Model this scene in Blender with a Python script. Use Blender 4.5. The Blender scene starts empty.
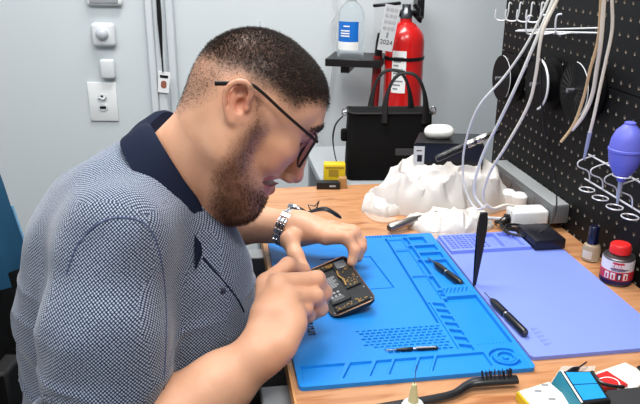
import bpy, bmesh, math, random
import numpy as np
from mathutils import Vector, Matrix, noise
random.seed(7); RNG = np.random.default_rng(7)
PI = math.pi
COL = bpy.context.scene.collection
# ------------------------------------------------------------------ camera model (all lengths in metres)
FPX, TH, RO, CZ = 700.0, math.radians(20), math.radians(-0.5), 1.254
ORG = np.array([0, 0, CZ])
def cam2world(d):
    c, s = math.cos(RO), math.sin(RO)
    d = (c*d[0]+s*d[2], d[1], -s*d[0]+c*d[2])
    t, u = math.cos(TH), math.sin(TH)
    return np.array([d[0], t*d[1]+u*d[2], -u*d[1]+t*d[2]])
def ray(px, py): return cam2world((px-320, FPX, -(py-202)))
def Y_(px, py, y):                      # point where the sight line meets the upright plane Y = y
    d = ray(px, py); return Vector(ORG + d*y/d[1])
def Z_(px, py, z):
    d = ray(px, py); return Vector(ORG + d*(z-CZ)/d[2])
# desk frame: origin at the centre of the blue mat, turned nine degrees
YAW = math.radians(9.0)
U = Vector((math.cos(YAW), math.sin(YAW), 0)); V = Vector((-math.sin(YAW), math.cos(YAW), 0))
C0 = Vector((.0912, .9612, .75)); DZ = .75
def D(u, v, z=0.0): return C0 + U*u + V*v + Vector((0, 0, z))
MD = Matrix.Translation(C0) @ Matrix.Rotation(YAW, 4, 'Z')
# ------------------------------------------------------------------ materials
def lin(c):
    return tuple(((x/255)/12.92 if x/255 <= .04045 else ((x/255+.055)/1.055)**2.4) for x in c)+(1,)
def setin(b, k, v):
    if k in b.inputs: b.inputs[k].default_value = v
def mat(name, rgb, rough=.5, metal=0, bump=None, var=None, trans=0, spec=.5, sss=0, coat=0, emit=None, alpha=1, ior=1.45, sheen=0):
    m = bpy.data.materials.new(name); m.use_nodes = True
    n, l = m.node_tree.nodes, m.node_tree.links
    b = n['Principled BSDF']; c = lin(rgb)
    setin(b, 'Base Color', c); setin(b, 'Roughness', rough); setin(b, 'Metallic', metal)
    setin(b, 'Transmission Weight', trans); setin(b, 'Specular IOR Level', spec); setin(b, 'IOR', ior)
    setin(b, 'Coat Weight', coat); setin(b, 'Alpha', alpha); setin(b, 'Sheen Weight', sheen)
    if sss:
        setin(b, 'Subsurface Weight', sss); setin(b, 'Subsurface Radius', (1, .35, .2)); setin(b, 'Subsurface Scale', .006)
    if var or bump:
        tc = n.new('ShaderNodeTexCoord')
    if var:                                # (scale, amount)
        t = n.new('ShaderNodeTexNoise'); t.inputs['Scale'].default_value = var[0]; t.inputs['Detail'].default_value = 5
        l.new(tc.outputs['Object'], t.inputs['Vector'])
        mx = n.new('ShaderNodeMixRGB'); mx.inputs[1].default_value = tuple(x*(1-var[1]) for x in c[:3])+(1,)
        mx.inputs[2].default_value = tuple(min(1, x*(1+var[1])) for x in c[:3])+(1,)
        l.new(t.outputs['Fac'], mx.inputs[0]); l.new(mx.outputs[0], b.inputs['Base Color'])
    if bump:                               # (scale, strength, distance)
        t = n.new('ShaderNodeTexNoise'); t.inputs['Scale'].default_value = bump[0]; t.inputs['Detail'].default_value = 4
        l.new(tc.outputs['Object'], t.inputs['Vector'])
        bp = n.new('ShaderNodeBump'); bp.inputs['Strength'].default_value = bump[1]
        bp.inputs['Distance'].default_value = bump[2] if len(bump) > 2 else .001
        l.new(t.outputs['Fac'], bp.inputs['Height']); l.new(bp.outputs[0], b.inputs['Normal'])
    if emit: setin(b, 'Emission Color', lin(emit[0])); setin(b, 'Emission Strength', emit[1])
    return m
# ------------------------------------------------------------------ objects
def tag(o, label=None, cat=None, group=None, kind=None):
    if label: o['label'] = label
    if cat: o['category'] = cat
    if group: o['group'] = group
    if kind: o['kind'] = kind
    return o
def thing(name, label, cat, M=None, group=None, kind=None):
    o = bpy.data.objects.new(name, None); o.empty_display_size = .02
    COL.objects.link(o)
    if M is not None: o.matrix_basis = M if isinstance(M, Matrix) else Matrix.Translation(M)
    return tag(o, label, cat, group, kind)
def wm(o): return (wm(o.parent) @ o.matrix_parent_inverse @ o.matrix_basis) if o.parent else o.matrix_basis
def link_mesh(name, me, m=None, parent=None, M=None):
    """me is in world space unless M (a local-to-world matrix) is given"""
    o = bpy.data.objects.new(name, me); COL.objects.link(o)
    if m is not None:
        for x in (m if isinstance(m, (list, tuple)) else [m]): me.materials.append(x)
    if parent is not None:
        o.parent = parent
        if M is None: me.transform(wm(parent).inverted())      # mesh given in world space
        else: o.matrix_basis = M                                        # M relative to the parent
    elif M is not None: o.matrix_world = M
    return o
def obj(name, bm, m=None, parent=None, M=None, smooth=None):
    me = bpy.data.meshes.new(name)
    bmesh.ops.recalc_face_normals(bm, faces=bm.faces[:])
    bm.to_mesh(me); bm.free()
    if smooth is None: smooth = 40
    if smooth:
        me.polygons.foreach_set('use_smooth', [True]*len(me.polygons))
        try: me.set_sharp_from_angle(angle=math.radians(smooth))
        except Exception: pass
    return link_mesh(name, me, m, parent, M)
def copy_tree(o, parent=None, M=None):
    c = o.copy(); COL.objects.link(c); c.parent = parent
    if M is not None: c.matrix_world = M
    for ch in list(o.children): 
        k = ch.copy(); COL.objects.link(k); k.parent = c
        for g in list(ch.children):
            q = g.copy(); COL.objects.link(q); q.parent = k
    return c
def rest(o, M):                            # move a finished single mesh's frame: origin at M, mesh kept in place
    o.data.transform((M.inverted())); o.matrix_world = M
# ------------------------------------------------------------------ shape helpers (all add into a bmesh)
def box(bm, a, b, M=None, bev=0, seg=2):
    vs = [bm.verts.new((x, y, z)) for x in (a[0], b[0]) for y in (a[1], b[1]) for z in (a[2], b[2])]
    fs = [bm.faces.new([vs[i] for i in q]) for q in ((0,1,3,2),(4,6,7,5),(0,4,5,1),(2,3,7,6),(0,2,6,4),(1,5,7,3))]
    if bev:
        es = list({e for f in fs for e in f.edges})
        r = bmesh.ops.bevel(bm, geom=es, offset=bev, segments=seg, profile=.5, affect='EDGES')
        vs = list({v for f in r['faces'] for v in f.verts} | {v for v in vs if v.is_valid})
    if M is not None: bmesh.ops.transform(bm, matrix=M, verts=[v for v in vs if v.is_valid])
    return vs
def lathe(bm, prof, M=None, seg=32, sx=1, sy=1):
    rings = []; new = []
    for r, z in prof:
        if r < 1e-6:
            v = bm.verts.new((0, 0, z)); rings.append([v]); new.append(v)
        else:
            ring = [bm.verts.new((r*sx*math.cos(2*PI*i/seg), r*sy*math.sin(2*PI*i/seg), z)) for i in range(seg)]
            rings.append(ring); new += ring
    for A, B in zip(rings, rings[1:]):
        for i in range(seg):
            j = (i+1) % seg
            if len(A) == 1 and len(B) == 1: continue
            if len(A) == 1: bm.faces.new((A[0], B[j], B[i]))
            elif len(B) == 1: bm.faces.new((A[i], A[j], B[0]))
            else: bm.faces.new((A[i], A[j], B[j], B[i]))
    for R in (rings[0], rings[-1]):
        if len(R) > 1: bm.faces.new(R)
    if M is not None: bmesh.ops.transform(bm, matrix=M, verts=new)
    return new
def spline(pts, n=8, closed=False):
    P = [Vector(p) for p in pts]; out = []; N = len(P)
    rng = range(N if closed else N-1)
    for i in rng:
        if closed: a, b, c, d = P[(i-1) % N], P[i], P[(i+1) % N], P[(i+2) % N]
        else: a, b, c, d = P[max(i-1, 0)], P[i], P[i+1], P[min(i+2, N-1)]
        for k in range(n):
            t = k/n
            out.append(.5*((2*b)+(c-a)*t+(2*a-5*b+4*c-d)*t*t+(3*b-a-3*c+d)*t*t*t))
    if not closed: out.append(P[-1])
    return out
def tube(bm, pts, r, seg=8, closed=False, flat=None, cap=True):
    """r: radius or list of radii; flat=(sx, sy) squashes the section"""
    P = [Vector(p) for p in pts]; N = len(P)
    R = r if isinstance(r, (list, tuple)) else [r]*N
    if len(R) != N: R = list(np.interp(np.linspace(0, 1, N), np.linspace(0, 1, len(R)), R))
    tan = []
    for i in range(N):
        a = P[(i-1) % N] if closed or i > 0 else P[i]; b = P[(i+1) % N] if closed or i < N-1 else P[i]
        t = (b-a); tan.append(t.normalized() if t.length > 1e-9 else Vector((0, 0, 1)))
    n = tan[0].orthogonal().normalized() if abs(tan[0].z) > .98 else tan[0].cross(Vector((0, 0, 1))).normalized()
    rings = []
    for i in range(N):
        n = (n-tan[i]*n.dot(tan[i])).normalized(); b = tan[i].cross(n)
        sx, sy = flat or (1, 1)
        rings.append([bm.verts.new(P[i]+(n*math.cos(2*PI*k/seg)*sx+b*math.sin(2*PI*k/seg)*sy)*R[i]) for k in range(seg)])
    for i in range(N if closed else N-1):
        A, B = rings[i], rings[(i+1) % N]
        for k in range(seg):
            q = (k+1) % seg; bm.faces.new((A[k], A[q], B[q], B[k]))
    if not closed and cap:
        bm.faces.new(rings[0]); bm.faces.new(rings[-1][::-1])
def prism(bm, poly, z0, z1, M=None, bev=0):
    a = [bm.verts.new((x, y, z0)) for x, y in poly]; b = [bm.verts.new((x, y, z1)) for x, y in poly]
    n = len(poly); fs = [bm.faces.new(a[::-1]), bm.faces.new(b)]
    for i in range(n): fs.append(bm.faces.new((a[i], a[(i+1) % n], b[(i+1) % n], b[i])))
    vs = a+b
    if bev:
        es = list(fs[0].edges)+list(fs[1].edges)
        r = bmesh.ops.bevel(bm, geom=es, offset=bev, segments=2, affect='EDGES')
        vs = list({v for f in r['faces'] for v in f.verts} | {v for v in vs if v.is_valid})
    if M is not None: bmesh.ops.transform(bm, matrix=M, verts=[v for v in vs if v.is_valid])
def rrect(x0, y0, x1, y1, r, n=5):
    out = []
    for cx, cy, a in ((x1-r, y1-r, 0), (x0+r, y1-r, 90), (x0+r, y0+r, 180), (x1-r, y0+r, 270)):
        for k in range(n+1):
            t = math.radians(a+90*k/n); out.append((cx+r*math.cos(t), cy+r*math.sin(t)))
    return out
def frame(z, x=None, o=(0, 0, 0)):        # matrix whose z axis follows z
    z = Vector(z).normalized(); x = Vector(x) if x is not None else z.orthogonal()
    x = (x-z*x.dot(z)).normalized(); y = z.cross(x)
    M = Matrix((x, y, z)).transposed().to_4x4(); M.translation = Vector(o); return M
def text_bm(s, size, bm=None, M=None, bold=.0):
    cu = bpy.data.curves.new('t', 'FONT'); cu.body = s; cu.size = size; cu.extrude = .00015; cu.offset = bold
    cu.align_x = 'CENTER'; cu.align_y = 'CENTER'; cu.resolution_u = 3
    o = bpy.data.objects.new('t', cu); me = bpy.data.meshes.new_from_object(o)
    bm = bm or bmesh.new(); n0 = len(bm.verts); bm.from_mesh(me); bm.verts.ensure_lookup_table()
    if M is not None: bmesh.ops.transform(bm, matrix=M, verts=bm.verts[n0:])
    bpy.data.objects.remove(o); bpy.data.meshes.remove(me); bpy.data.curves.remove(cu)
    return bm
def heightmap(x0, x1, y0, y1, step, fn, rc=.006):
    """slab with a relief top: fn(X, Y) -> height, rounded corners rc"""
    nx, ny = int(round((x1-x0)/step))+1, int(round((y1-y0)/step))+1
    X, Y = np.meshgrid(np.linspace(x0, x1, nx), np.linspace(y0, y1, ny), indexing='ij')
    H = fn(X, Y)
    cx, cy = (x0+x1)/2, (y0+y1)/2; hx, hy = (x1-x0)/2-rc, (y1-y0)/2-rc
    dx, dy = np.maximum(abs(X-cx)-hx, 0), np.maximum(abs(Y-cy)-hy, 0)
    L = np.hypot(dx, dy); m = np.maximum(dx, dy); s = np.where(L > 1e-9, m/np.maximum(L, 1e-9), 1)
    X2 = cx+np.sign(X-cx)*(np.minimum(abs(X-cx), hx)+dx*s); Y2 = cy+np.sign(Y-cy)*(np.minimum(abs(Y-cy), hy)+dy*s)
    top = np.stack([X2, Y2, H], -1).reshape(-1, 3)
    idx = np.arange(nx*ny).reshape(nx, ny)
    q = np.stack([idx[:-1, :-1], idx[1:, :-1], idx[1:, 1:], idx[:-1, 1:]], -1).reshape(-1, 4)
    per = list(idx[:, 0])+list(idx[-1, 1:])+list(idx[-2::-1, -1])+list(idx[0, -2:0:-1])
    bot = top[per].copy(); bot[:, 2] = 0; n0 = len(top); npr = len(per)
    side = [(per[i], n0+i, n0+(i+1) % npr, per[(i+1) % npr]) for i in range(npr)]
    me = bpy.data.meshes.new('relief')
    me.from_pydata(np.vstack([top, bot]).tolist(), [], [tuple(f) for f in q.tolist()]+side+[tuple(range(n0+npr-1, n0-1, -1))])
    me.polygons.foreach_set('use_smooth', [False]*len(me.polygons))
    return me
# ------------------------------------------------------------------ one continuous surface from blended volumes
def cap(a, b, ra, rb=None, k=.01, op='u'): return ('c', np.array(a, float), np.array(b, float), ra, ra if rb is None else rb, k, op)
def ell(c, r, R=None, k=.01, op='u'): return ('e', np.array(c, float), np.array(r, float), np.eye(3) if R is None else np.array(R, float), None, k, op)
def pdist(p, q):
    if p[0] == 'c':
        a, b = p[1], p[2]; ab = b-a; t = np.clip(((q-a)@ab)/max(ab@ab, 1e-12), 0, 1)
        return np.linalg.norm(q-a-t[:, None]*ab, axis=1)-(p[3]+(p[4]-p[3])*t)
    l = (q-p[1])@p[3]; r = p[2]                   # columns of R are the local axes
    k0 = np.linalg.norm(l/r, axis=1); k1 = np.linalg.norm(l/(r*r), axis=1)
    return np.where(k1 > 1e-9, k0*(k0-1)/np.maximum(k1, 1e-9), -r.min())
def smin(a, b, k): 
    if k <= 0: return np.minimum(a, b)
    h = np.maximum(k-abs(a-b), 0)/k; return np.minimum(a, b)-h*h*k*.25
def evalg(groups, q):
    tot = None
    for kg, ps in groups:
        d = None
        for p in ps:
            e = pdist(p, q)
            if p[6] == 's': d = -smin(-d, e, p[5])
            else: d = e if d is None else smin(d, e, p[5])
        if d is None: continue
        tot = d if tot is None else smin(tot, d, kg)
    return tot
def prune(groups, c, rad):
    out = []; c = c[None]; best = 1e9; ds = []
    for kg, ps in groups:
        row = [pdist(p, c)[0] for p in ps]; ds.append(row)
        best = min([best]+[d for d, p in zip(row, ps) if p[6] == 'u'])
    for (kg, ps), row in zip(groups, ds):
        keep = [p for d, p in zip(row, ps) if d < (best+2*rad+.03 if p[6] == 'u' else rad+.02)]
        if any(p[6] == 'u' for p in keep):
            while keep[0][6] == 's': keep.pop(0)
            out.append((kg, keep))
    return out
def sdf_mesh(groups, lo, hi, h, extra=None, B=20, smooth_n=1):
    lo, hi = np.array(lo), np.array(hi); n = np.ceil((hi-lo)/h/B).astype(int)*B
    F = np.full(n+1, 1.0, np.float32)
    nb = n//B; rad = h*B*math.sqrt(3)/2
    g = np.arange(B+1)
    for i in range(nb[0]):
        for j in range(nb[1]):
            for k in range(nb[2]):
                o = lo+np.array([i, j, k])*B*h; c = o+B*h/2
                d = evalg(groups, c[None])[0]
                sl = (slice(i*B, i*B+B+1), slice(j*B, j*B+B+1), slice(k*B, k*B+B+1))
                if abs(d) > rad*1.9+.012:
                    F[sl] = np.where(F[sl] == 1.0, 1.0 if d > 0 else -1.0, F[sl]); continue
                G = np.stack(np.meshgrid(o[0]+g*h, o[1]+g*h, o[2]+g*h, indexing='ij'), -1).reshape(-1, 3)
                val = evalg(prune(groups, c, rad), G)
                if extra: val = extra(G, val)
                F[sl] = val.reshape(B+1, B+1, B+1)
    # surface nets
    S = F < 0
    c8 = [S[dx:S.shape[0]-1+dx, dy:S.shape[1]-1+dy, dz:S.shape[2]-1+dz] for dx in (0, 1) for dy in (0, 1) for dz in (0, 1)]
    allc = np.logical_and.reduce(c8); anyc = np.logical_or.reduce(c8); act = anyc & ~allc
    ids = np.full(act.shape, -1, np.int64); A = np.argwhere(act); ids[act] = np.arange(len(A))
    acc = np.zeros((len(A), 3)); cnt = np.zeros(len(A))
    cor = [(dx, dy, dz) for dx in (0, 1) for dy in (0, 1) for dz in (0, 1)]
    vals = {c: F[A[:, 0]+c[0], A[:, 1]+c[1], A[:, 2]+c[2]].astype(float) for c in cor}
    for a in cor:
        for ax in range(3):
            if a[ax]: continue
            b = list(a); b[ax] = 1; b = tuple(b); va, vb = vals[a], vals[b]
            m = (va < 0) != (vb < 0); t = np.where(m, va/np.where(m, va-vb, 1), 0)
            p = np.array(a, float)[None].repeat(len(A), 0); p[:, ax] += t
            acc[m] += p[m]; cnt[m] += 1
    P = lo+(A+acc/cnt[:, None])*h
    faces = []
    for ax in range(3):
        s0 = [slice(None)]*3; s1 = [slice(None)]*3; s0[ax] = slice(0, -1); s1[ax] = slice(1, None)
        a, b = S[tuple(s0)], S[tuple(s1)]; o1, o2 = [x for x in range(3) if x != ax]
        for flip in (False, True):
            E_ = np.argwhere((a & ~b) if not flip else (~a & b))
            E_ = E_[(E_[:, o1] > 0) & (E_[:, o2] > 0) & (E_[:, o1] < ids.shape[o1]) & (E_[:, o2] < ids.shape[o2])]
            q = []
            for d1, d2 in ((-1, -1), (0, -1), (0, 0), (-1, 0)):
                c = E_.copy(); c[:, o1] += d1; c[:, o2] += d2; q.append(ids[c[:, 0], c[:, 1], c[:, 2]])
            q = np.stack(q, 1)
            if (ax == 1) != flip: q = q[:, ::-1]
            faces.append(q)
    Q = np.vstack(faces); Q = Q[(Q >= 0).all(1)]
    # a little smoothing
    for _ in range(smooth_n):
        s = np.zeros_like(P); w = np.zeros(len(P))
        for a, b in ((0, 1), (1, 2), (2, 3), (3, 0)):
            np.add.at(s, Q[:, a], P[Q[:, b]]); np.add.at(w, Q[:, a], 1)
            np.add.at(s, Q[:, b], P[Q[:, a]]); np.add.at(w, Q[:, b], 1)
        P = P*.5+.5*s/np.maximum(w, 1)[:, None]
    return P, Q
def normals_of(P, Q):
    nf = np.cross(P[Q[:, 2]]-P[Q[:, 0]], P[Q[:, 3]]-P[Q[:, 1]]); N = np.zeros_like(P)
    for c in range(4): np.add.at(N, Q[:, c], nf)
    return N/np.maximum(np.linalg.norm(N, axis=1), 1e-12)[:, None]
def np_mesh(name, P, Q, smooth=True):
    me = bpy.data.meshes.new(name); k = Q.shape[1]
    me.vertices.add(len(P)); me.vertices.foreach_set('co', np.asarray(P, np.float32).ravel())
    me.loops.add(Q.size); me.loops.foreach_set('vertex_index', Q.astype(np.int32).ravel())
    me.polygons.add(len(Q)); me.polygons.foreach_set('loop_start', np.arange(0, Q.size, k, dtype=np.int32))
    try: me.polygons.foreach_set('loop_total', np.full(len(Q), k, np.int32))
    except Exception: pass
    me.polygons.foreach_set('use_smooth', np.full(len(Q), smooth)); me.update(calc_edges=True); me.validate()
    return me
def pnoise(P, scale, seed=0):               # smooth value noise, vectorised
    x = P*scale+seed*17.3; i = np.floor(x).astype(np.int64); f = x-i; f = f*f*(3-2*f)
    def hsh(a, b, c):
        n = (a*73856093) ^ (b*19349663) ^ (c*83492791); n = (n ^ (n >> 13))*1274126177 & 0x7fffffff
        return ((n ^ (n >> 16)) & 0xffff)/65535.0
    r = 0
    for dx in (0, 1):
        for dy in (0, 1):
            for dz in (0, 1):
                w = (f[:, 0] if dx else 1-f[:, 0])*(f[:, 1] if dy else 1-f[:, 1])*(f[:, 2] if dz else 1-f[:, 2])
                r = r+w*hsh(i[:, 0]+dx, i[:, 1]+dy, i[:, 2]+dz)
    return r*2-1
def inpoly(x, y, poly):
    ins = np.zeros(len(x), bool); n = len(poly)
    for i in range(n):
        (x1, y1), (x2, y2) = poly[i], poly[(i+1) % n]
        c = ((y1 > y) != (y2 > y)); xi = (x2-x1)*(y-y1)/((y2-y1) if abs(y2-y1) > 1e-12 else 1e-12)+x1
        ins ^= c & (x < xi)
    return ins
def polyd(x, y, poly):                       # signed distance, negative inside
    d = np.full(len(x), 1e9); n = len(poly)
    for i in range(n):
        a = np.array(poly[i]); b = np.array(poly[(i+1) % n]); ab = b-a
        t = np.clip(((x-a[0])*ab[0]+(y-a[1])*ab[1])/max(ab@ab, 1e-12), 0, 1)
        d = np.minimum(d, np.hypot(x-a[0]-t*ab[0], y-a[1]-t*ab[1]))
    return np.where(inpoly(x, y, poly), -d, d)
def spikes(name, pos, nrm, length, r, comb, m, parent, jit=.35):
    """thousands of short tapered hairs as one mesh"""
    n = len(pos); d = nrm+comb+RNG.normal(0, jit, (n, 3)); d /= np.linalg.norm(d, axis=1)[:, None]
    t = np.cross(d, RNG.normal(0, 1, (n, 3))); t /= np.linalg.norm(t, axis=1)[:, None]; b = np.cross(d, t)
    L = (length*RNG.uniform(.6, 1.15, n))[:, None]
    base = pos-nrm*.0006
    mid = base+d*L*.55; tip = base+(d*.8+comb*.5)*L
    V3 = [base+(t*math.cos(a)+b*math.sin(a))*r for a in (0, 2.1, 4.2)]
    M3 = [mid+(t*math.cos(a)+b*math.sin(a))*r*.7 for a in (0, 2.1, 4.2)]
    P = np.stack(V3+M3+[tip], 1).reshape(-1, 3); o = (np.arange(n)*7)[:, None]
    F = []
    for i in range(3):
        j = (i+1) % 3
        F += [o+np.array([i, j, 3+j]), o+np.array([i, 3+j, 3+i]), o+np.array([3+i, 3+j, 6])]
    me = np_mesh(name, P, np.vstack(F), True)
    return link_mesh(name, me, m, parent)
# ================================================================== THE MAN
YH = .91                                           # head mid plane
HO = Y_(250, 115, YH); HP = math.radians(35)       # head origin and forward pitch
PS = math.radians(-12)                              # head turned a little towards the far side
HL = np.array([math.sin(PS), math.cos(PS), 0])
HF = np.array([math.cos(HP)*math.cos(PS), -math.cos(HP)*math.sin(PS), -math.sin(HP)]); HU = np.cross(HF, HL)
def H(f, y, u): return np.array(HO)+HF*f+HU*u+HL*y
def toH(P): q = np.asarray(P)-np.array(HO); return q@HF, q@HL, q@HU
HR = np.stack([HF, HL, HU], 1)    # columns = head axes
def Pp(px, py, y): return np.array(Y_(px, py, y))
M_skin = None
def hell(f, y, u, r, k=.012, op='u', tilt=0):
    R = HR
    if tilt:
        c, s = math.cos(tilt), math.sin(tilt); R = HR @ np.array([[c, 0, -s], [0, 1, 0], [s, 0, c]])
    return ell(H(f, y, u), r, R, k, op)
def sym(fn): return [fn(-1), fn(1)]
head = [
    hell(-.009, 0, .032, (.084, .073, .077), .02),
    hell(-.022, 0, .012, (.068, .071, .066), .02),
    hell(.030, 0, .046, (.052, .060, .050), .02),
    hell(.030, 0, -.022, (.050, .051, .066), .03),
    hell(.030, 0, -.080, (.050, .046, .040), .03),
    hell(.064, 0, -.106, (.020, .026, .022), .02)]
for s in (-1, 1):
    head += [cap(H(-.012, s*.054, -.045), H(.052, s*.026, -.112), .017, .015, .025),
             cap(H(-.012, s*.054, -.045), H(-.014, s*.062, .0), .014, .012, .025),
             hell(.045, s*.042, -.010, (.024, .020, .018), .02),
             hell(.044, s*.040, -.030, (.021, .017, .016), .014),
             cap(H(.069, s*.034, .036), H(.076, s*.008, .038), .009, .010, .014),
             hell(.079, s*.033, .018, (.016, .017, .013), .010, 's'),
             hell(.0575, s*.031, .016, (.0135, .0135, .0125), .003),
             hell(.0588, s*.031, .0180, (.0152, .0150, .0115), .002)]
head += [cap(H(.081, 0, .032), H(.0965, 0, -.028), .0075, .0095, .012),
         hell(.0990, 0, -.0370, (.0122, .0118, .0108), .006)]
for s in (-1, 1):
    head += [hell(.0885, s*.0128, -.0425, (.0105, .0068, .0078), .003)]
head += [cap(H(.080, 0, -.046), H(.078, 0, -.050), .0100, .010, .010)]
for s in (-1, 1):
    head += [hell(.0925, s*.0085, -.0500, (.0065, .0042, .0036), .002, 's')]
    head += [cap(H(.0840, 0, -.0525), H(.056, s*.037, -.0450), .0062, .0036, .004),
             cap(H(.0800, 0, -.0720), H(.056, s*.036, -.0530), .0072, .0036, .004)]
head += [hell(.064, 0, -.0585, (.036, .0445, .0058), .002, 's', .22)]
# nearer ear (and its twin): dish, rim, lobe, tragus
def ear(sg):
    def E_(px, py, dy=0):
        q = Pp(px, py, YH-.079); q = q+np.array([0, -dy, 0]); a, b, c = toH(q[None]); return H(a[0], b[0] if sg < 0 else -b[0]*1.0, c[0])
    rim = [(249, 101), (252, 92), (249, 83.5), (241, 80), (231, 84), (226, 94), (226, 105), (229, 114), (233, 120)]
    ctr = E_(239, 101)
    axv = (E_(243, 80)-E_(233, 122)); axv -= HL*(axv@HL); axv /= np.linalg.norm(axv); fw = np.cross(HL, axv)
    R = np.stack([fw, HL, axv], 1)
    g = [ell(ctr, (.0135, .0045, .0255), R, .004), ell(E_(242, 104, -.006), (.012, .009, .016), R, .006),
         ell(E_(236, 117, .001), (.0085, .005, .0085), R, .006)]
    pts = spline([E_(x, y, .0062+.003*math.sin(i*.5)) for i, (x, y) in enumerate(rim)], 3)
    g += [cap(a, b, .0034, None, .002) for a, b in zip(pts, pts[1:])]
    g += [ell(E_(241.5, 105, .007), (.0072, .0110, .0100), R, .002, 's'), ell(E_(239, 90, .007), (.0068, .0062, .0075), R, .002, 's'), ell(E_(230.5, 98, .007), (.0022, .0045, .0110), R, .002, 's')]
    anti = spline([E_(234, 92, .003), E_(231.5, 101, .0045), E_(233, 111, .004), E_(238, 116, .003)], 3)
    g += [cap(a, b, .0026, None, .003) for a, b in zip(anti, anti[1:])]
    g += [ell(E_(247.5, 107, .004), (.0035, .004, .0055), R, .004)]
    return g
# neck and the top of the chest
C7 = Pp(168, 182, .93)
neck = [cap(H(-.030, 0, -.045), C7, .051, .060, .03), cap(H(.010, 0, -.075), Pp(200, 212, .93), .036, .040, .03),
        cap(H(-.025, -.052, -.02), Pp(215, 215, .90), .014, .012, .03), cap(H(-.025, .052, -.02), Pp(215, 215, .96), .014, .012, .03),
        ell(Pp(150, 245, .93), (.07, .11, .06), None, .04)]
# arms: (joint, radius) chains
def chain(pts, k=.012):
    return [cap(a[:3], b[:3], a[3], b[3], k) for a, b in zip(pts, pts[1:])]
def J(px, py, y, r): p = Pp(px, py, y); return (p[0], p[1], p[2], r)
rsh, rel, rwr = J(120, 262, .775, .050), J(112, 452, .700, .043), J(262, 352, .742, .0262)
rmid = J(176, 418, .712, .0435)
r3 = J(220, 385, .730, .0345)
arm_r = chain([rsh, rel], .03)+chain([rel, rmid, r3, rwr], .03)
RW = np.array(rwr[:3])
hand_r = (2*[None])
palm_r = chain([rwr, J(268, 316, .770, .022)], .02)
mc = [((J(262, 335, .765, .014)), J(266, 283, .812, .0125)), (J(268, 335, .758, .015), J(279, 283, .800, .0130)),
      (J(276, 338, .750, .014), J(289, 297, .784, .0125)), (J(282, 340, .744, .013), J(294, 313, .772, .0120))]
for a, b in mc: palm_r += chain([a, b], .014)
palm_r += [ell(Pp(278, 318, .775), (.022, .018, .030), None, .02)]
palm_r += chain([J(284, 345, .742, .016), J(296, 325, .760, .013)], .016)
fing_r = [chain([J(266, 283, .812, .0122), J(288, 265, .845, .0100), J(303, 271, .862, .0088), J(312, 281, .868, .0080)], .006),
          chain([J(279, 283, .800, .0128), J(317, 279, .826, .0104), J(325, 293, .832, .0092), J(320, 307, .834, .0082)], .006),
          chain([J(289, 297, .784, .0122), J(316, 296, .806, .0100), J(321, 309, .814, .0088), J(313, 315, .816, .0080)], .006),
          chain([J(294, 313, .772, .0115), J(306, 309, .790, .0086), J(309, 316, .798, .0076), J(302, 319, .800, .0068)], .006),
          chain([J(272, 335, .770, .014), J(292, 308, .815, .0125), J(312, 296, .850, .0105), J(324, 291, .868, .0092)], .01)]
# the far arm with the watch
lsh, lel, lwr = J(150, 232, 1.06, .050), J(172, 226, 1.17, .041), J(294, 228, 1.085, .0262)
lmid = J(232, 222, 1.14, .037)
arm_l = chain([lsh, lel], .03)+chain([lel, lmid, lwr], .03)
palm_l = []
for a, b in ((J(302, 231, 1.072, .0145), J(326, 237, 1.040, .0125)), (J(303, 227, 1.078, .015), J(331, 231, 1.055, .0130)),
             (J(303, 227, 1.088, .014), J(333, 228, 1.075, .0122)), (J(301, 229, 1.096, .0135), J(331, 232, 1.092, .0115))):
    palm_l += chain([a, b], .016)
palm_l += chain([lwr, J(306, 229, 1.076, .0235)], .02)
fing_l = [chain([J(326, 237, 1.040, .0122), J(347, 238, 1.020, .0100), J(355, 251, 1.008, .0088), J(352, 262, 1.000, .0080)], .006),
          chain([J(331, 231, 1.055, .0125), J(354, 233, 1.040, .0102), J(361, 247, 1.030, .0090), J(358, 257, 1.024, .0082)], .006),
          chain([J(333, 228, 1.075, .0118), J(353, 231, 1.068, .0098), J(361, 242, 1.062, .0088), J(360, 251, 1.056, .0080)], .006),
          chain([J(331, 232, 1.092, .0108), J(346, 235, 1.090, .0088), J(353, 243, 1.086, .0080), J(353, 250, 1.082, .0072)], .006),
          chain([J(298, 233, 1.070, .0165), J(290, 240, 1.040, .0142), J(296, 256, 1.010, .0112), J(305, 270, .990, .0092)], .010)]
body_groups = [(.0, head), (.004, ear(-1)), (.004, ear(1)), (.03, neck), (.03, arm_r), (.02, palm_r)]
body_groups += [(.005, f) for f in fing_r]+[(.03, arm_l), (.02, palm_l)]+[(.005, f) for f in fing_l]
P, Q = sdf_mesh(body_groups, (-.36, .62, .58), (.12, 1.24, 1.20), .0017)
Nb = normals_of(P, Q)
# knuckle and skin relief
# colour regions in the head's own frame
f_, y_, u_ = toH(P)
def hp(px, py, y=.84):
    y = y+max(0, min(px, 290)-252)/38*.055; q = np.array([Pp(px, py, y)]); a, b, c = toH(q); return (a[0], c[0])
cap_poly = [hp(330, 108), hp(319, 101), hp(303, 99), hp(288, 104), hp(272, 92), hp(262, 93), hp(256, 101), hp(250, 92), hp(240, 76), hp(224, 80), hp(214, 92), hp(196, 104), hp(176, 118), hp(160, 60), hp(215, -10), hp(340, 10)]
top_poly = [hp(331, 108), hp(319, 99), hp(302, 96), hp(288, 98), hp(270, 84), hp(248, 72), hp(226, 66), hp(206, 60), hp(190, 62), hp(160, 50), hp(215, -20), hp(350, 10)]
beard_poly = [hp(257, 99), hp(264, 116), hp(263, 132), hp(257, 146), hp(252, 158), hp(252, 170), hp(256, 182), hp(263, 193), hp(270, 198), hp(286, 202), hp(290, 200), hp(270, 240), hp(225, 252), hp(214, 214), hp(216, 178), hp(228, 150), hp(240, 132), hp(250, 118)]
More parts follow.
